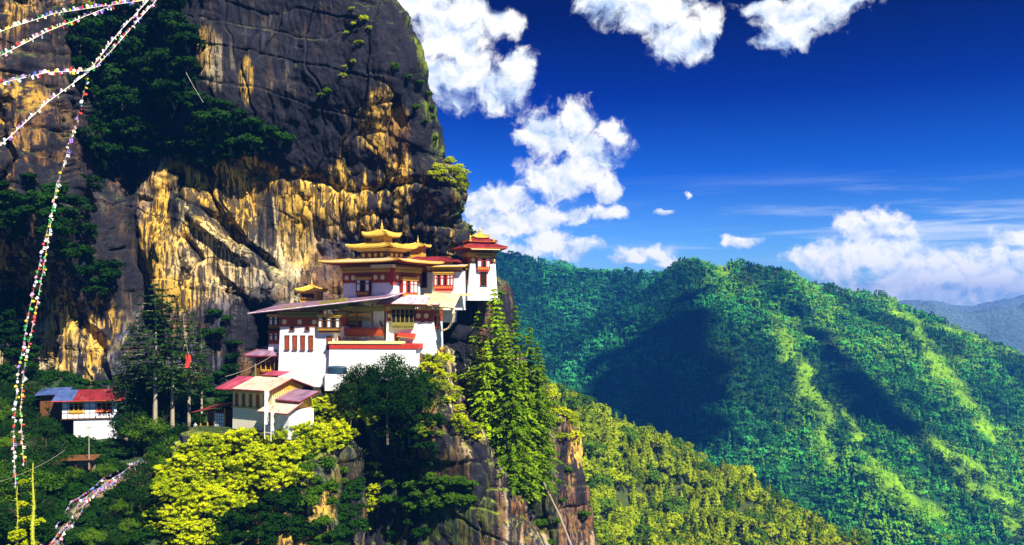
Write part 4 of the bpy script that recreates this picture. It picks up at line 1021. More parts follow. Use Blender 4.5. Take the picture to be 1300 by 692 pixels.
for i, (poly, n, gap, s0, s1, lb, gr) in enumerate(CB): shrubs(LC, PB_D, poly, n, gap, s0, s1, 10 + i, 'cliff_bush', lb, gr, 'bush')
CM = [([(548, 208), (575, 203), (587, 215), (588, 240), (570, 232), (552, 222)], 14, 6, .7, 1.3, 'bright mossy shrub on the rounded rock nose beside the sky', 'shrubs on the rock nose', PB_S),
      ([(445, 10), (480, 20), (470, 60), (430, 110), (430, 70)], 9, 12, .5, .9, 'small sunlit shrub rooted in the high dark cliff face', 'small shrubs on the high cliff', PB_S),
      ([(500, 80), (540, 100), (556, 180), (545, 190), (515, 110)], 9, 9, .5, 1.0, 'green tuft of shrub along the upper right edge of the cliff', 'tufts along the cliff edge', PB_M),
      ([(395, 110), (420, 110), (420, 128), (395, 128)], 2, 6, .6, .9, 'lone green tuft in the middle of the dark cliff face', 'tufts in the dark face', PB_M),
      ([(105, 0), (125, 0), (125, 12), (105, 12)], 2, 7, .9, 1.2, 'bright bush at the cliff top behind the flag strings', 'bright bushes at the cliff top', PB_S),
      ([(592, 283), (604, 285), (606, 300), (596, 296)], 2, 5, .5, .8, 'small green shrub on the rock knob behind the corner tower', 'shrubs behind the corner tower', PB_M),
      ([(690, 500), (715, 505), (735, 545), (720, 560), (695, 530)], 10, 8, .8, 1.6, 'yellow-green shrub on top of the right-hand crag', 'shrubs on the right-hand crag', PB_S),
      ([(575, 372), (632, 372), (634, 385), (575, 384)], 8, 8, .7, 1.3, 'green shrub on the shelf under the corner tower', 'shrubs under the corner tower', PB_M),
      ([(660, 590), (745, 590), (745, 692), (660, 692)], 10, 16, .6, 1.3, 'green tuft in a crack of the right-hand crag', 'tufts on the crag face', PB_M)]
for i, (poly, n, gap, s0, s1, lb, gr, pr) in enumerate(CM): shrubs(LC, pr, poly, n, gap, s0, s1, 30 + i, 'shrub', lb, gr, mass=i in (2, 8))
# --- on the promontory
PMs = [([(536, 455), (560, 450), (575, 480), (590, 520), (612, 558), (595, 556), (570, 510), (545, 490)], 20, 8, .8, 1.5, 'sunlit shrub along the bright rock rib of the promontory', 'shrubs on the rock rib', PB_S),
       ([(430, 470), (480, 500), (470, 540), (430, 540)], 12, 9, .9, 1.6, 'bright shrub leaning out left of the big dark tree', 'shrubs left of the dark tree', PB_S),
       ([(455, 570), (475, 575), (480, 640), (455, 692), (430, 692), (450, 620)], 14, 10, .8, 1.4, 'yellow-green shrub low on the promontory face', 'shrubs low on the promontory', PB_S),
       ([(480, 520), (560, 520), (570, 692), (480, 692)], 26, 14, .7, 1.5, 'dark green tuft in a crack of the mossy promontory face', 'tufts on the promontory face', PB_D + PB_M),
       ([(510, 600), (600, 610), (600, 640), (520, 640)], 22, 9, .7, 1.5, 'green shrub on the ledge across the promontory face', 'shrubs on the promontory ledge', PB_M)]
for i, (poly, n, gap, s0, s1, lb, gr, pr) in enumerate(PMs): shrubs(LP, pr, poly, n, gap, s0, s1, 50 + i, 'shrub', lb, gr, mass=i >= 3)
# --- the bright slope under the cream house
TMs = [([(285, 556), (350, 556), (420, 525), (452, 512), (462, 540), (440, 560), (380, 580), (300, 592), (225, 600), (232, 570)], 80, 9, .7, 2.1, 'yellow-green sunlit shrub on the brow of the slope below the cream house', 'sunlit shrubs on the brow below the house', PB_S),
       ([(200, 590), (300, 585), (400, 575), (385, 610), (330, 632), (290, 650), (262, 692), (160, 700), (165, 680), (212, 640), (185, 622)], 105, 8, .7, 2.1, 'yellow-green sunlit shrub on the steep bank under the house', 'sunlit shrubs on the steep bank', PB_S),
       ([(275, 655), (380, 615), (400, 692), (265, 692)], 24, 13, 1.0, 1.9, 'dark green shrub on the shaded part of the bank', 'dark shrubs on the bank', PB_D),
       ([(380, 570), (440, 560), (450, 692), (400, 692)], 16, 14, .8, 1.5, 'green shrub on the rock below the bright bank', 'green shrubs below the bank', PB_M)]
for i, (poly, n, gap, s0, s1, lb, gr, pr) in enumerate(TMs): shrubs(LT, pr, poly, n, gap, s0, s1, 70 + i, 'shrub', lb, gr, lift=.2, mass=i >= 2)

LK = look(KG, KN, 0, 0)
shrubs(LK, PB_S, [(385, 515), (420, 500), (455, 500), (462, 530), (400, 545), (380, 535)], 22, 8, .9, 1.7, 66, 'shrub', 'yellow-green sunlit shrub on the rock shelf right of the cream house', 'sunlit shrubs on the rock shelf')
shrubs(LP, PB_S, [(425, 480), (520, 500), (560, 520), (560, 560), (480, 545), (430, 560)], 16, 12, .6, 1.3, 67, 'shrub', 'bright shrub below the big dark trees on the promontory', 'bright shrubs below the dark trees', mass=True)
shrubs(LP, PB_D, [(440, 515), (560, 510), (560, 565), (440, 570)], 12, 12, .9, 1.6, 68, 'shrub', 'dark', 'dark', mass=True)
# --- trees with trunk and crown
def tube_into(m, pts, rad, n=6): m.tube(pts, rad, n)
def broad_tree(name, h, w, mat, seed, nl=26, per=95, leaf=.30, trunk_mat=None, zc=.64, zr=.34):
    r = random.Random(seed); e = empty(name); V = lumpy(nl, per, (w / 2, w / 2, h * zr), w * .17, leaf, seed); V[:, 2] += h * zc
    c = np_mesh('crown', V, qf(len(V) // 4), mat, e); m = MB()
    m.tube([(0, 0, -1.0), (.1, 0, h * .25), (-.1, .1, h * .55), (0, 0, h * .9)], [h * .022, h * .018, h * .012, h * .003], 7)
    for k in range(9):
        a = r.uniform(0, 6.28); z = h * r.uniform(.3, .7); l = w * r.uniform(.25, .45)
        m.tube([(0, 0, z), (math.cos(a) * l * .5, math.sin(a) * l * .5, z + l * .3), (math.cos(a) * l, math.sin(a) * l, z + l * .7)], [h * .009, h * .006, .02], 5)
    return Proto(e, [c, m.build('trunk', trunk_mat or M_BARK, e)])
def conifer(name, h, w, mat, seed, whorls=30, br=7, per=16, leaf=.42, bare=.12, droop=.18, shape=.8, trunk_mat=None, irr=.3):
    r = np.random.RandomState(seed); e = empty(name); out = []; m = MB()
    m.tube([(0, 0, -1.5), (0, 0, h * .3), (.08, 0, h * .65), (0, 0, h)], [h * .016, h * .012, h * .007, .02], 7)
    for i in range(whorls):
        t = (i + r.uniform(-.3, .3)) / whorls; z = h * (bare + (1 - bare) * t); L_ = w / 2 * (1 - t) ** shape * r.uniform(1 - irr, 1 + irr * .5) + .25
        if t < .12: L_ *= .75
        a0 = r.uniform(0, 6.28)
        for k in range(br):
            if r.rand() < .12: continue
            a = a0 + 6.283 * k / br + r.uniform(-.3, .3); l = L_ * r.uniform(.6, 1.15); n = max(5, int(per * l / (w / 2)) + 3)
            q = r.uniform(.12, 1.0, n); side = r.normal(size=n) * .16 * l * (1.1 - q)
            x = math.cos(a) * q * l - math.sin(a) * side; y = math.sin(a) * q * l + math.cos(a) * side
            zz = z + .10 * l * q - droop * l * q * q * 1.6 - np.abs(side) * .25 + r.uniform(-.08, .08, n)
            C_ = np.stack([x, y, zz], 1); nn = np.array([math.cos(a) * .35, math.sin(a) * .35, 1.0]) + r.normal(size=(n, 3)) * .38
            out.append(quads(C_, nn, leaf * r.uniform(.7, 1.4, n), 1.5, r))
            if k % 2 == 0: m.tube([(0, 0, z), (math.cos(a) * l * .5, math.sin(a) * l * .5, z + .02 * l), (math.cos(a) * l * .85, math.sin(a) * l * .85, z - droop * l * .7)], [.06, .04, .012], 3)
    V = np.concatenate(out); c = np_mesh('crown', V, qf(len(V) // 4), mat, e)
    return Proto(e, [c, m.build('trunk', trunk_mat or M_BARK, e)])
def stand(proto, base, h0, h, rz, name, label, group, cat='tree', wx=1.0):
    s = h / h0; return proto.put(base, (s * wx, s * wx, s), rz, name, label, cat, group)

# tall firs in the ravine (px, py_top, py_base, Y)
FIRS = [conifer('fir_tree', 30, 11.3, LEAF_FIR, 300 + i, 42, 8, 66, .36, .05, .22, .76, irr=.6) for i in range(4)]
fl = [(628, 362, 610, 152.5, 'tallest fir in the ravine, its tip touching the corner tower'), (655, 385, 615, 154, 'tall fir right of the one whose tip meets the tower'),
      (608, 392, 600, 155.5, 'fir half hidden in the shaded left side of the ravine'), (672, 412, 622, 155, 'fir with sunlit right side near the ravine edge'),
      (642, 408, 622, 149.5, 'fir standing in front of the other ravine firs'), (688, 452, 612, 156.5, 'shortest fir at the right end of the ravine row'),
      (618, 430, 622, 149, 'slender fir at the lower left of the ravine'), (666, 455, 640, 150.5, 'low fir at the foot of the ravine group'), (636, 392, 618, 156, 'fir just behind and right of the tallest one'), (650, 440, 640, 147.5, 'nearest fir in the middle of the ravine group'), (682, 432, 625, 153, 'fir second from the right in the ravine')]
for i, (px, pt, pb, Y, lb) in enumerate(fl):
    base = P(px, pb, Y); h = (pb - pt) * Y / F; stand(FIRS[i % 4], base, 30, h, i * 1.3, 'fir_tree', lb, 'tall firs in the ravine', wx=1.0)
# dark trees at the left foot of the cliff
HEM = [conifer('hemlock_tree', 26, 12, LEAF_FIRD, 320 + i, 22, 6, 30, .44, .28, .10, .45, M_BARKL, .5) for i in range(3)]
for i, (px, pt, pb, Y, h_, lb) in enumerate([(197, 356, 545, 147, 0, 'dark flat-layered hemlock with pale trunk, topmost crown against the orange rock'), (219, 372, 546, 149, 1, 'dark hemlock with pale trunk just right of the tallest one'),
        (240, 392, 540, 153, 2, 'dark hemlock at the right, nearest the cave'), (175, 400, 545, 154, 1, 'dark hemlock left of the tallest one, against the black gully'), (256, 430, 520, 156, 0, 'short dark hemlock behind the wooden shed'), (160, 440, 560, 150, 2, 'low dark hemlock near the hillside house')]):
    stand(HEM[h_], P(px, pb, Y), 26, (pb - pt) * Y / F, i * 2.1, 'hemlock_tree', lb, 'dark hemlocks at the cliff foot')
BT = [broad_tree('broadleaf_tree', 10, 8, LEAF_DARK, 340 + i, 38, 120, .24, zc=.50, zr=.48) for i in range(3)]
BTM = [broad_tree('broadleaf_tree', 10, 8, LEAF_MID, 350 + i, 28, 130, .26) for i in range(2)]
for i, (px, pt, pb, Y, lb) in enumerate([(500, 440, 520, 143, 'large dark tree in front of the terrace wall'), (458, 455, 520, 143, 'dark round tree below the white retaining wall'), (528, 462, 520, 143.5, 'dark tree at the right end under the red band'),
        (478, 470, 530, 142, 'dark tree between its neighbours under the terrace'), (445, 480, 535, 142, 'dark low tree at the left end of the terrace group'), (492, 470, 556, 140.5, 'big dark tree lowest of those under the terrace'), (520, 480, 560, 141.5, 'dark tree above the bare rock right of the lowest one'), (540, 468, 530, 144, 'rightmost dark tree below the red band')]):
    stand(BT[i % 3], P(px, pb, Y), 10, (pb - pt) * Y / F, i * 1.7, 'broadleaf_tree', lb, 'dark trees under the terrace', wx=1.0)
r_ = random.Random(5)
STEP = [(188, 592), (165, 603), (140, 617), (115, 636), (98, 650), (88, 668), (70, 690), (60, 706)]
def near_steps(px, py, d): return float(seg_dist(np.array([px * 1.0]), np.array([py * 1.0]), STEP)[0]) < d
HS = [([(0, 500), (60, 500), (70, 560), (90, 570), (150, 560), (175, 545), (265, 560), (232, 590), (150, 600), (110, 600), (0, 640)], 60, 15, 'dark tree in the wood around the hillside house', 'trees around the hillside house'),
      ([(0, 620), (60, 620), (60, 692), (0, 692)], 8, 16, 'dark tree in the bottom corner of the wooded slope', 'trees in the bottom corner'),
      ([(175, 600), (210, 590), (240, 620), (170, 670), (150, 692), (110, 692), (140, 650)], 16, 15, 'dark tree right of the flag-lined steps', 'trees right of the steps'),
      ([(150, 480), (260, 470), (260, 520), (165, 530)], 14, 13, 'dark tree under the hemlocks left of the shed', 'trees under the hemlocks')]
for j, (poly, n, gap, lb, gr) in enumerate(HS):
    for (px, py) in scatter(poly, n, gap, 90 + j):
        if near_steps(px, py + 10, 15): continue
        if 68 < px < 152 and 478 < py - 20 < 566 and py > 500: continue
        x, y, z = slope_at(px, min(py + 22, 700)); h = r_.uniform(5, 8.5)
        if abs(px - 114) < 50 and y < 150: h = r_.uniform(3.0, 4.2)
        if abs(px - 270) < 22: h = 3.2
        stand(r_.choice(BT + BTM[:1]), (x, y, z - .3), 10, h, r_.uniform(0, 6.28), 'broadleaf_tree', lb, gr, wx=r_.uniform(.9, 1.25))
def fold(name, items):
    by = {}
    for pr, q, s, a in items:
        src = pr.parts[0].data; V = np.empty(len(src.vertices) * 3, np.float32); src.vertices.foreach_get('co', V); V = V.reshape(-1, 3) * s; ca, sa = math.cos(a), math.sin(a)
        by.setdefault(src.materials[0].name, []).append(np.stack([V[:, 0] * ca - V[:, 1] * sa + q[0], V[:, 0] * sa + V[:, 1] * ca + q[1], V[:, 2] * .9 + q[2]], 1))
    ks = list(by); Vs = [np.concatenate(by[k]) for k in ks]; mi = np.concatenate([np.full(len(v) // 4, i) for i, v in enumerate(Vs)]); V = np.concatenate(Vs)
    tag(np_mesh(name, V, qf(len(V) // 4), None, mats=[bpy.data.materials[k] for k in ks], midx=mi), kind='stuff')
fold('ledge_shrubs', MASS)
ug = []
for (px, py) in scatter([(60, 474), (165, 470), (300, 470), (300, 520), (250, 540), (150, 500), (60, 500)], 70, 8, 78) + scatter([(370, 600), (460, 600), (460, 700), (330, 700)], 40, 9, 79) + \
        scatter([(0, 500), (40, 500), (60, 560), (150, 565), (265, 548), (240, 600), (200, 692), (0, 692)], 230, 8, 77):
    if near_steps(px, py, 9): continue
    x, y, z = slope_at(px, py); s = r_.uniform(.9, 1.9); a = r_.uniform(0, 6.28); ca, sa = math.cos(a), math.sin(a)
    src = r_.choice(PB_D + PB_M[:1]).parts[0].data; V = np.empty(len(src.vertices) * 3, np.float32); src.vertices.foreach_get('co', V); V = V.reshape(-1, 3) * s
    ug.append(np.stack([V[:, 0] * ca - V[:, 1] * sa + x, V[:, 0] * sa + V[:, 1] * ca + y, V[:, 2] * .85 + z + .45 * s], 1))
V = np.concatenate(ug); tag(np_mesh('undergrowth', V, qf(len(V) // 4), LEAF_DARK), kind='stuff')

# --- forests ----------------------------------------------------------
def tmpl(kind, n, seed, leaf):
    r = np.random.RandomState(seed)
    if kind == 'round':
        nl = 5; out = []
        for i in range(nl):
            c = np.array([r.uniform(-.28, .28), r.uniform(-.28, .28), r.uniform(.35, .75)]); d = dirs(n // nl, r); d[:, 2] = np.abs(d[:, 2]) * .9 - .25 * (r.rand(len(d)) < .3)
            out.append((c + d * np.array([.26, .26, .22]) * r.uniform(.8, 1.1, (len(d), 1)), d + r.normal(size=d.shape) * .3))
        C = np.concatenate([o[0] for o in out]); N_ = np.concatenate([o[1] for o in out])
    else:
        t = r.rand(n) ** 1.35; a = r.uniform(0, 6.28, n); rad = .27 * (1 - t) ** .85 * r.uniform(.6, 1.15, n) * (1 - .35 * np.abs(np.sin(t * 19)))
        C = np.stack([np.cos(a) * rad, np.sin(a) * rad, .1 + .92 * t], 1); N_ = np.stack([np.cos(a), np.sin(a), .55 + 0 * a], 1) + r.normal(size=(n, 3)) * .3
    return quads(C, N_, leaf * r.uniform(.7, 1.3, len(C)), 1.2, r)
def forest(name, pts, hs, tones, kinds, T, mat):
    Vs, Cs = [], []
    rr2 = np.random.RandomState(11)
    kinds = np.asarray(kinds)
    for k, t in enumerate(T):
        sel = np.where(kinds == k)[0]
        if not len(sel): continue
        a = rr2.uniform(0, 6.28, len(sel)); h = hs[sel]; w = h * rr2.uniform(.85, 1.2, len(sel))
        ca, sa = np.cos(a), np.sin(a); x = t[None, :, 0] * ca[:, None] - t[None, :, 1] * sa[:, None]; y = t[None, :, 0] * sa[:, None] + t[None, :, 1] * ca[:, None]
        V = np.stack([x * w[:, None], y * w[:, None], t[None, :, 2] * h[:, None]], -1) + pts[sel][:, None, :]
        Vs.append(V.reshape(-1, 3)); Cs.append(np.repeat(tones[sel], len(t), 0))
    V = np.concatenate(Vs); C = np.concatenate(Cs)
    o = np_mesh(name, V, qf(len(V) // 4), mat, cols={'tone': C}); return o
def height_n(fn, x, y):
    e = 4.0; return (fn(x + e, y) - fn(x - e, y)) / (2 * e), (fn(x, y + e) - fn(x, y - e)) / (2 * e)

# far mountain: one mass of trees
rf = np.random.RandomState(21)
n0 = 110000
Yc = np.sqrt(rf.uniform(600 ** 2, 1600 ** 2, n0)); pxc = rf.uniform(575, 1345, n0); Xc = (pxc - 650) / F * Yc
xi = (Xc + 520) / 6; yi = (Yc - 560) / 6
ix = np.clip(xi.astype(int), 0, FZ.shape[1] - 2); iy = np.clip(yi.astype(int), 0, FZ.shape[0] - 2); ux_, uy_ = xi - ix, yi - iy
Zc = FZ[iy, ix] * (1 - ux_) * (1 - uy_) + FZ[iy, ix + 1] * ux_ * (1 - uy_) + FZ[iy + 1, ix] * (1 - ux_) * uy_ + FZ[iy + 1, ix + 1] * ux_ * uy_
# what the camera (or one a few steps aside) can see: march the sight line against the relief
pyc = 390 - (Zc + 9) / Yc * F; vis = pyc < 740
for k in np.linspace(.3, .97, 40):
    Xs, Ys, Zs = Xc * k, Yc * k, (Zc + 11) * k
    xs_ = np.clip((Xs + 520) / 6, 0, FZ.shape[1] - 1).astype(int); ys_ = np.clip((Ys - 560) / 6, 0, FZ.shape[0] - 1).astype(int)
    vis &= ~((Ys > 566) & (FZ[ys_, xs_] > Zs + 6))
mdc = meadow(Xc, Yc, Zc)
keep = vis & (rf.rand(n0) > .62 * mdc)
Xc, Yc, Zc, mdc, pxc = Xc[keep], Yc[keep], Zc[keep], mdc[keep], pxc[keep]
# minimum spacing on a hash grid
cell = 5.0; key = (np.floor(Xc / cell).astype(np.int64) * 100003 + np.floor(Yc / cell).astype(np.int64)); _, first = np.unique(key, return_index=True)
Xc, Yc, Zc, mdc, pxc = Xc[first], Yc[first], Zc[first], mdc[first], pxc[first]
nF = len(Xc); print('far trees', nF)
pat = fbm(Xc / 70, Yc / 70, 0.7, 3); stand_ = sstep(fbm(Xc / 95, Yc / 140, 5.7, 3), -.22, .02); v_ = rf.uniform(.2, 1.7, nF) * (1 + .6 * np.clip(pat, -.7, 1))
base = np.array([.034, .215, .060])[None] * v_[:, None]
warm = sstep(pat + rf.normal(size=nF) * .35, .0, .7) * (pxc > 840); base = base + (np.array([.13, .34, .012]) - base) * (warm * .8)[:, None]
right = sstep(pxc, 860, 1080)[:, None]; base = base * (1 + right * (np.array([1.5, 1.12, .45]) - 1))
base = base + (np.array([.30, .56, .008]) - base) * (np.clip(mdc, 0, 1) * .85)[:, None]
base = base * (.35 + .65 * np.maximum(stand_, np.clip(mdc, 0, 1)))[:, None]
hF = rf.uniform(4.5, 12.0, nF) ** 1.0 * (1 - .5 * mdc)
TF = [tmpl('round', 60, 1, .19), tmpl('round', 60, 2, .19), tmpl('cone', 50, 3, .18), tmpl('cone', 50, 4, .18)]
kF = rf.choice([0, 1, 2, 3], nF, p=[.3, .3, .2, .2])
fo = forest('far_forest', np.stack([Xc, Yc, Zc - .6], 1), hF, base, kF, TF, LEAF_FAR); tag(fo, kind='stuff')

# near ridge: the trees that show largest are things, the rest one mass
n0 = 14000
Xn = rf.uniform(-20, 260, n0); Yn = rf.uniform(275, 475, n0); Zn = near_z(Xn, Yn)
pxn = 650 + Xn / Yn * F; pyn = 390 - Zn / Yn * F
ok = (pxn > 640) & (pxn < 1150) & (pyn < 760); Xn, Yn, Zn, pxn, pyn = [a[ok] for a in (Xn, Yn, Zn, pxn, pyn)]
cell = 4.6; key = (np.floor(Xn / cell).astype(np.int64) * 100003 + np.floor(Yn / cell).astype(np.int64)); _, first = np.unique(key, return_index=True)
Xn, Yn, Zn, pxn, pyn = [a[first] for a in (Xn, Yn, Zn, pxn, pyn)]
nN = len(Xn); print('near trees', nN); hN = rf.uniform(6.5, 11.5, nN)
infr = (pyn < 700) & (pxn > 700); size = hN / Yn * infr * (1 + 0.0 * pxn)
order = np.argsort(-size); big_i = order[:290]; rest = order[290:]
TN_ = [tmpl('round', 260, 11, .12), tmpl('round', 260, 12, .12), tmpl('cone', 240, 13, .115), tmpl('cone', 240, 14, .115)]
protos = []
for k in range(8):
    kind = 'round' if k < 4 else 'cone'; V = tmpl(kind, 420, 40 + k, .095); nq = len(V) // 4
    tr = MB().tube([(0, 0, -.1), (0, 0, .75)], [.02, .006], 5); V2 = np.concatenate([V, np.array(tr.v)])
    me = bpy.data.meshes.new('ridge_tree'); me.from_pydata([tuple(p) for p in V2], [], [tuple(q) for q in qf(nq)] + [tuple(i + 4 * nq for i in f_) for f_ in tr.f])
    me.materials.append(LEAF_RIDGE if k not in (1, 5) else LEAF_MID); me.materials.append(M_BARK); me.polygons.foreach_set('material_index', [0] * nq + [1] * len(tr.f)); me.update()
    o = bpy.data.objects.new('ridge_tree', me); COL.objects.link(o); protos.append(Proto(o, []))
for i in big_i:
    k = rf.randint(8); w = rf.uniform(.95, 1.35) if k < 4 else rf.uniform(.9, 1.1)
    protos[k].put((Xn[i], Yn[i], Zn[i] - .3), (hN[i] * w, hN[i] * w, hN[i]), rf.uniform(0, 6.28), 'ridge_tree' if k < 4 else 'ridge_conifer',
                  ('olive green rounded tree' if k < 4 else 'pointed olive green conifer') + ' in the wood on the near ridge', 'tree', 'round trees on the near ridge' if k < 4 else 'conifers on the near ridge')
for k in range(8):
    if not protos[k].used: bpy.data.objects.remove(protos[k].root)
tv = rf.uniform(.5, 1.4, nN)[:, None] * np.array([.34, .42, .006])[None]; dk = rf.rand(nN) < .22; tv[dk] *= np.array([.35, .5, .9])
fo = forest('near_forest', np.stack([Xn, Yn, Zn - .3], 1)[rest], hN[rest], tv[rest], rf.choice([0, 1, 2, 3], len(rest)), TN_, LEAF_FAR); tag(fo, kind='stuff')

for pr_ in PB_D + PB_M + PB_S + FIRS + HEM + BT + BTM:
    if not pr_.used and pr_ not in PB_S:
        for c_ in pr_.parts: bpy.data.objects.remove(c_)
        bpy.data.objects.remove(pr_.root)
# ================================================================== FLAGS, POLES, STEPS, PEOPLE
def flag_mat(name, col): return simple(name, col, .8, .15, 4.0, bmp=.0)
FC = [flag_mat('white_cloth', (.80, .80, .82)), flag_mat('pink_cloth', (.75, .35, .50)), flag_mat('yellow_cloth', (.80, .62, .05)), flag_mat('red_cloth', (.62, .05, .04)),
      flag_mat('green_cloth', (.05, .38, .10)), flag_mat('blue_cloth', (.08, .18, .65)), flag_mat('violet_cloth', (.35, .18, .60)), flag_mat('cream_cloth', (.82, .72, .55))]
def flag_meshes(sz):
    out = []
    for c in range(8):
        r = random.Random(c); n = 5; V = []
        for i in range(n):
            for j in range(n):
                u, v = i / (n - 1), j / (n - 1); V.append(((u - .5) * sz * (1 - .2 * v), .14 * sz * math.sin(u * 6 + c) * (0.3 + v), -v * sz + .1 * sz * math.sin(v * 5 + c * 2)))
        q = [(i * n + j, (i + 1) * n + j, (i + 1) * n + j + 1, i * n + j + 1) for i in range(n - 1) for j in range(n - 1)]
        me = bpy.data.meshes.new('flag'); me.from_pydata(V, [], q); me.materials.append(FC[c]); me.update(); out.append(me)
    return out
FM = flag_meshes(1.0)
def flag_string(label, pts, nfl, size, palette, group='strings of prayer flags', rope=.02, sag=0.0, seed=1, cat='prayer flags', hang=1.0, ropem=None, down=.25):
    """rope through pts (world), flags as parts"""
    r = random.Random(seed); pts = [Vector(p) for p in pts]
    pl = []
    for a, c in zip(pts[:-1], pts[1:]):
        for k in range(12): t = k / 12; q = a.lerp(c, t); q.z -= sag * 4 * t * (1 - t); pl.append(q)
    pl.append(pts[-1]); o0 = pl[0].copy()
    e = empty('prayer_flag_string', o0); tag(e, label, cat, group)
    MB().tube([q - o0 for q in pl], rope, 4).build('rope', ropem or FC[7], e)
    L = [0]
    for a, c in zip(pl[:-1], pl[1:]): L.append(L[-1] + (c - a).length)
    for k in range(nfl):
        s = L[-1] * (k + .5 + r.uniform(-.2, .2)) / nfl; i = max(j for j in range(len(L)) if L[j] <= s); i = min(i, len(pl) - 2)
        q = pl[i].lerp(pl[i + 1], (s - L[i]) / max(L[i + 1] - L[i], 1e-6)); d = pl[i + 1] - pl[i]
        f = bpy.data.objects.new('flag', FM[r.choice(palette)]); COL.objects.link(f); f.parent = e
        f.location = q - o0; w = size * r.uniform(.75, 1.2); f.scale = (w, w, (w * hang * r.uniform(.7, 1.2)) * (1 if (abs(d.z) > 1.2 * math.hypot(d.x, d.y) or r.random() < down) else -1))
        steep = abs(d.z) > 1.2 * math.hypot(d.x, d.y)
        f.rotation_euler = (r.uniform(-.5, .5), (r.uniform(-1.6, 1.6) if steep else -math.atan2(d.z, math.hypot(d.x, d.y)) + r.uniform(-.5, .5)), math.atan2(d.y, d.x) * (0 if steep else 1) + r.uniform(-.5, .5))
    return e
ALL = [0, 0, 1, 7, 2, 4, 5, 3, 6, 7]
def W3(l, Y): return [P(x, y, Y if not isinstance(Y, (list, tuple)) else Y[i]) for i, (x, y) in enumerate(l)]
kn = P(112, 92, 46)
flag_string('upper of the two flag strings rising to the top from the left edge', W3([(-40, 55), (20, 33), (70, 17), (130, 8), (230, -6)], [38, 41, 44, 47, 52]), 95, .15, ALL, seed=1, rope=.015)
flag_string('lower of the two flag strings rising to the top from the left edge', W3([(-40, 92), (10, 66), (60, 40), (105, 22), (150, 4), (180, -12)], [37, 40, 43, 46, 48, 50]), 95, .16, ALL, seed=2, rope=.018)
flag_string('nearly level flag string at the left edge under the two rising ones', W3([(-40, 116), (0, 106), (60, 92), (112, 90), (125, 84)], [40, 42, 44, 46, 46.5]), 85, .15, ALL, seed=3, rope=.018)
flag_string('left of two close flag strings climbing steeply to the top', W3([(-30, 205), (0, 185), (60, 130), (112, 92), (150, 42), (196, -8)], [38, 40, 43, 46, 49, 52]), 100, .13, [0, 0, 7, 1, 0, 6], seed=4, rope=.018)
flag_string('right of two close flag strings climbing steeply to the top', W3([(118, 88), (140, 66), (170, 32), (206, -8)], [46.5, 48, 50, 52]), 80, .13, ALL, seed=5, rope=.015)
flag_string('long flag string hanging from the knot down the left of the cliff', W3([(112, 95), (98, 150), (76, 225), (58, 300), (38, 390), (22, 480), (17, 560), (20, 620)], [46.2, 47, 48, 49, 50, 51, 52, 52]), 100, .17, [0, 2, 4, 3, 6, 0, 7, 1], seed=6, rope=.012)
flag_string('second hanging flag string just right of the long one', W3([(72, 232), (62, 300), (48, 380), (30, 470), (26, 520), (30, 590)], [56, 56, 56, 56, 56, 56]), 90, .17, [2, 4, 0, 7, 3, 1], seed=7, rope=.012)
# flags over the steps
sp = [Vector(slope_at(x, y)) for x, y in STEP]
m = MB()
for a, c in zip(sp[:-1], sp[1:]):
    d = c - a; n = max(3, int(d.length / .45)); s_ = Vector((d.y, -d.x, 0)).normalized() * .8
    for k in range(n):
        q = a.lerp(c, k / n); q2 = a.lerp(c, (k + 1) / n); z = max(q.z, q2.z) + .25
        m.slab([(q.x - s_.x, q.y - s_.y, z), (q2.x - s_.x, q2.y - s_.y, z), (q2.x + s_.x, q2.y + s_.y, z), (q.x + s_.x, q.y + s_.y, z)], .6)
st_ = m.build('steps', M_STONE); tag(st_, kind='structure')
for side, sd_, lb in ((-.9, 21, 'string of violet and white flags along the left of the steps'), (.3, 22, 'string of violet and pink flags over the middle of the steps'), (1.1, 23, 'string of blue and white flags along the right of the steps')):
    pts = [(q.x + side, q.y + .2 * side, q.z + 1.5 + .3 * math.sin(i * 2 + side)) for i, q in enumerate(sp)]
    flag_string(lb, pts, 80, .30, [0, 6, 6, 5, 1, 6, 5, 0, 3], 'flags over the steps', .012, .2, sd_, hang=1.2, down=1)
# flag poles at the house
def flag_pole(px, pb, pt, Y, w, label, col=0):
    b = P(px, pb, Y); h = (pb - pt) * Y / F; e = empty('flag_pole', b); tag(e, label, 'flag pole', 'flag poles in front of the cream house')
    MB().tube([(0, 0, -.5), (0, 0, h)], [.06, .035], 8).build('pole', M_PANE, e); V = []; n = 16
    for i in range(n):
        for j in range(3): V.append((.05 + w * j / 2 * (1 + .2 * math.sin(i)), .08 * math.sin(i * 1.1 + j), h * .96 - h * .72 * i / (n - 1)))
    o = MB().add(V, [(i * 3 + j, i * 3 + j + 1, i * 3 + j + 4, i * 3 + j + 3) for i in range(n - 1) for j in range(2)]).build('banner', FC[col], e)
    MB().lathe(0, 0, [(.05, h), (.09, h + .08), (.02, h + .2)], 8).build('knob', M_GOLD, e)
flag_pole(336, 553, 494, 134, .55, 'taller white vertical banner on a pole before the cream house'); flag_pole(344, 556, 520, 133, .4, 'shorter pole with narrow banner right of the tall one', 7)
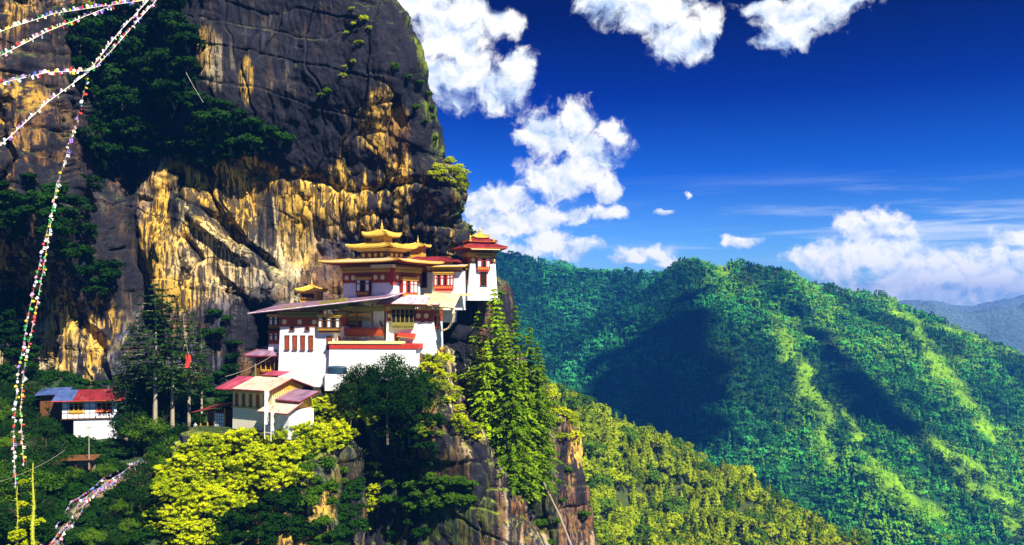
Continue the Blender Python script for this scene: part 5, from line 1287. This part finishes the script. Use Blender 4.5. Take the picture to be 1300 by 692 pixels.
# cable mast near the hillside house, with its cables
b = P(113, 592, 138); e = empty('utility_pole', b); tag(e, 'thin grey utility pole standing before the hillside house', 'utility pole')
MB().tube([(0, 0, -.5), (0, 0, 6.6)], [.09, .06], 8).build('pole', M_BARKL, e); MB().box(-.5, .5, -.05, .05, 5.9, 6.05).build('crossarm', M_BARKL, e)
for x in (-.4, .4): MB().lathe(x, 0, [(.04, 6.05), (.07, 6.15), (.04, 6.25)], 8).build('insulator', M_PANE, e)
def cable(label, a, c, sag, r=.02, mat=None, name='cable'):
    a, c = Vector(a), Vector(c); pts = []
    for k in range(17): t = k / 16; q = a.lerp(c, t); q.z -= sag * 4 * t * (1 - t); pts.append(q - a)
    o = MB().tube(pts, r, 5).build(name, mat or M_ROPE); o.location = a; tag(o, label, 'cable')
cable('pale cable rising from the left edge towards the shelter', P(-20, 617, 70), P(82, 572, 90), .4, .02)
cable('thin cable from the cave mouth down to the pink roof', P(352, 447, 148), P(286, 478, 141), .5, .03)
cable('dark cable hanging down the high cliff', P(236, 92, 160), P(258, 130, 160), .1, .022, M_PANE)
cable('thin cable from the tall hemlock to the red cloth', P(232, 395, 144), P(240, 452, 144), 1.2, .025)
e = empty('red_cloth', P(238, 450, 144)); tag(e, 'red cloth hanging on a thin cable among the dark trees', 'flag')
V = [((u - .5) * .8 + .12 * math.sin(v * 5), .15 * math.sin(u * 7 + v * 3), -v * 2.2) for u in np.linspace(0, 1, 6) for v in np.linspace(0, 1, 10)]
MB().add(V, [(i * 10 + j, (i + 1) * 10 + j, (i + 1) * 10 + j + 1, i * 10 + j + 1) for i in range(5) for j in range(9)]).build('cloth', FC[3], e)
MB().box(-.5, .5, -.03, .03, -.03, .05).build('rod', M_TIMBER, e)
# mossy snag in the lower left foreground
def snag(px, pb, pt, Y, r0, label):
    b = Vector(P(px, pb, Y)); h = (pb - pt) * Y / F; e = empty('mossy_trunk', b); tag(e, label, 'dead tree', 'mossy trunks at the lower left')
    rr_ = random.Random(int(px)); pts = [(.03 * math.sin(k * 1.3), .03 * math.cos(k), h * k / 10) for k in range(11)]
    m = MB(); m.tube(pts, [r0 * (1 - .075 * k) * rr_.uniform(.85, 1.15) for k in range(11)], 9)
    for k in range(7): z = h * rr_.uniform(.1, .85); a = rr_.uniform(0, 6.28); l = rr_.uniform(.2, .5); m.tube([(0, 0, z), (l * math.cos(a), l * math.sin(a), z + .12)], [.025, .008], 4)
    m.build('trunk', simple('mossy_bark', (.42, .44, .04), .9, .35, 5), e)
    V = []; rs = np.random.RandomState(3)
    C = np.stack([rs.normal(size=160) * r0 * .8, rs.normal(size=160) * r0 * .8, rs.uniform(0, h * .95, 160)], 1); V = quads(C, C * np.array([1, 1, 0]) + .1, .10, 1.2, rs)
    np_mesh('moss', V, qf(160), LEAF_SUN, e)
snag(42, 720, 588, 62, .17, 'tall mossy sunlit dead trunk at the lower left'); snag(22, 720, 618, 64, .10, 'thinner mossy trunk left of the tall one')
for k, (px, py, Y, s) in enumerate([(28, 640, 66, .35), (30, 612, 66, .3), (38, 690, 63, .5), (22, 680, 63, .55), (50, 662, 60, .3), (12, 700, 60, .6), (33, 660, 64, .35)]):
    PB_S[k % 5].put(P(px, py, Y), s, k * 1.1, 'sunlit_shrub', 'small sunlit leafy spray around the mossy trunks', 'shrub', 'sprays around the mossy trunks')
# fallen bleached log on the crag
l1, l2 = Vector(P(690, 612, 150)), Vector(P(728, 700, 149)); o = MB().tube([(0, 0, 0), (l2 - l1) * .5 + Vector((.2, 0, .15)), l2 - l1], [.10, .16, .2], 7).build('bleached_log', M_BARKL); o.location = l1; tag(o, 'thin bleached log leaning down the right-hand crag', 'log')
# two people by the shed
def person(px, py, Y, rz, shirt, trousers, label):
    e = empty('person', P(px, py, Y), rz); tag(e, label, 'person', 'people beside the wooden shed')
    J = [((0, 0, .95), .15), ((0, 0, 1.2), .14), ((0, 0, 1.42), .15), ((0, 0, 1.53), .06), ((0, -.02, 1.66), .095), ((0, -.02, 1.74), .07),
         ((.19, 0, 1.42), .06), ((.26, -.02, 1.15), .045), ((.25, -.12, .90), .035), ((.25, -.16, .80), .035), ((-.19, 0, 1.42), .06), ((-.26, .02, 1.15), .045), ((-.25, -.04, .88), .035), ((-.25, -.06, .79), .035),
         ((.10, 0, .88), .09), ((.11, -.04, .48), .06), ((.11, .04, .08), .04), ((.12, -.12, .04), .035), ((-.10, 0, .88), .09), ((-.11, .02, .48), .06), ((-.11, .10, .08), .04), ((-.12, -.06, .04), .035)]
    E = [(0, 1), (1, 2), (2, 3), (3, 4), (4, 5), (2, 6), (6, 7), (7, 8), (8, 9), (2, 10), (10, 11), (11, 12), (12, 13), (0, 14), (14, 15), (15, 16), (16, 17), (0, 18), (18, 19), (19, 20), (20, 21)]
    me = bpy.data.meshes.new('body'); me.from_pydata([j[0] for j in J], E, []); o = bpy.data.objects.new('body', me); COL.objects.link(o); o.parent = e
    md_ = o.modifiers.new('skin', 'SKIN'); sv = me.skin_vertices[0].data
    for i, j in enumerate(J): sv[i].radius = (j[1], j[1] * .8)
    sv[0].use_root = True; ss = o.modifiers.new('sub', 'SUBSURF'); ss.levels = ss.render_levels = 1
    m, h = new_mat('clothed_person'); sz = h.node('ShaderNodeSeparateXYZ'); h.put(sz.inputs[0], h.node('ShaderNodeTexCoord').outputs['Object'])
    c = h.ramp(h.m('DIVIDE', sz.outputs[2], 2.0), [(0, (.03, .02, .02)), (.04, trousers), (.47, shirt), (.76, (.45, .25, .16)), (.86, (.02, .015, .01))], 'CONSTANT'); finish(m, h, pbsdf(h, c, .8)); me.materials.append(m)
for (px, py, s_, t_, lb) in ((238, 548, (.08, .15, .6), (.03, .03, .05), 'person in a blue jacket standing left of the wooden shed'), (248, 549, (.75, .75, .72), (.05, .05, .08), 'person in a white shirt standing close to the wooden shed')):
    x, y, z = slope_at(px, py); person(px, py, y - .5, .4, s_, t_, lb)
# dry-stone walls by the path
for k, (px, py, w, lb) in enumerate(((118, 606, 3.0, 'upper dry-stone wall beside the shelter'), (130, 616, 2.2, 'lower dry-stone wall above the steps'))):
    x, y, z = slope_at(px, py); e = empty('stone_wall', (x, y, z), .1); tag(e, lb, 'wall', 'dry-stone walls by the path'); m = MB(); rr_ = random.Random(k)
    for row in range(4):
        xx = -w
        while xx < w: l = rr_.uniform(.3, .6); m.box(xx, xx + l - .03, rr_.uniform(-.06, .06), .5, -.3 + row * .27, -.05 + row * .27); xx += l
    m.build('stones', M_STONE, e, .03)
# unseen clouds added behind the camera to cast shadow on chosen mountain slopes
M_SHADOW_CLOUD = simple('shadow_cloud_white', (.9, .9, .9), 1, .02, .01, bmp=0)
def shadow_cloud(target, dist, lumps, label):
    c = Vector(target) + sd * dist; V, Q = [], []; n0 = 0; u = 20; v = 12
    for (dx, dy, dz, r) in lumps:
        th = np.linspace(0, 2 * np.pi, u, endpoint=False); ph = np.linspace(0.02, np.pi - .02, v); T, Pp = np.meshgrid(th, ph)
        d = np.stack([np.cos(T) * np.sin(Pp), np.sin(T) * np.sin(Pp), np.cos(Pp)], -1); k = 1 + .35 * fbm(d[..., 0] * 2 + dx, d[..., 1] * 2, d[..., 2] * 2, 3)
        V.append((d * (k * r)[..., None] * np.array([1, 1, .7]) + np.array([dx, dy, dz])).reshape(-1, 3)); Q.append(grid_faces(v, u, wrap=True) + n0); n0 += u * v
    o = np_mesh('shadow_cloud', np.concatenate(V), np.concatenate(Q), M_SHADOW_CLOUD, smooth=True); o.location = c; tag(o, kind='structure')
def shadow_cloud_over(spots):
    h_ = [(far_hit(px, py), r) for px, py, r in spots]; c = sum((q for q, r in h_), Vector()) / len(h_)
    shadow_cloud(c, 2500, [(q.x - c.x, q.y - c.y, q.z - c.z, r) for q, r in h_], '')
shadow_cloud_over([(870, 385, 22), (855, 420, 34), (840, 455, 42), (810, 480, 44), (860, 500, 44), (900, 470, 26), (780, 510, 40), (830, 540, 40), (880, 550, 30), (770, 460, 26)])
shadow_cloud_over([(985, 375, 14), (1005, 400, 18), (1030, 430, 22), (1055, 455, 24), (1080, 490, 26), (1110, 515, 26), (1140, 545, 24), (1085, 525, 18), (1150, 510, 14)])
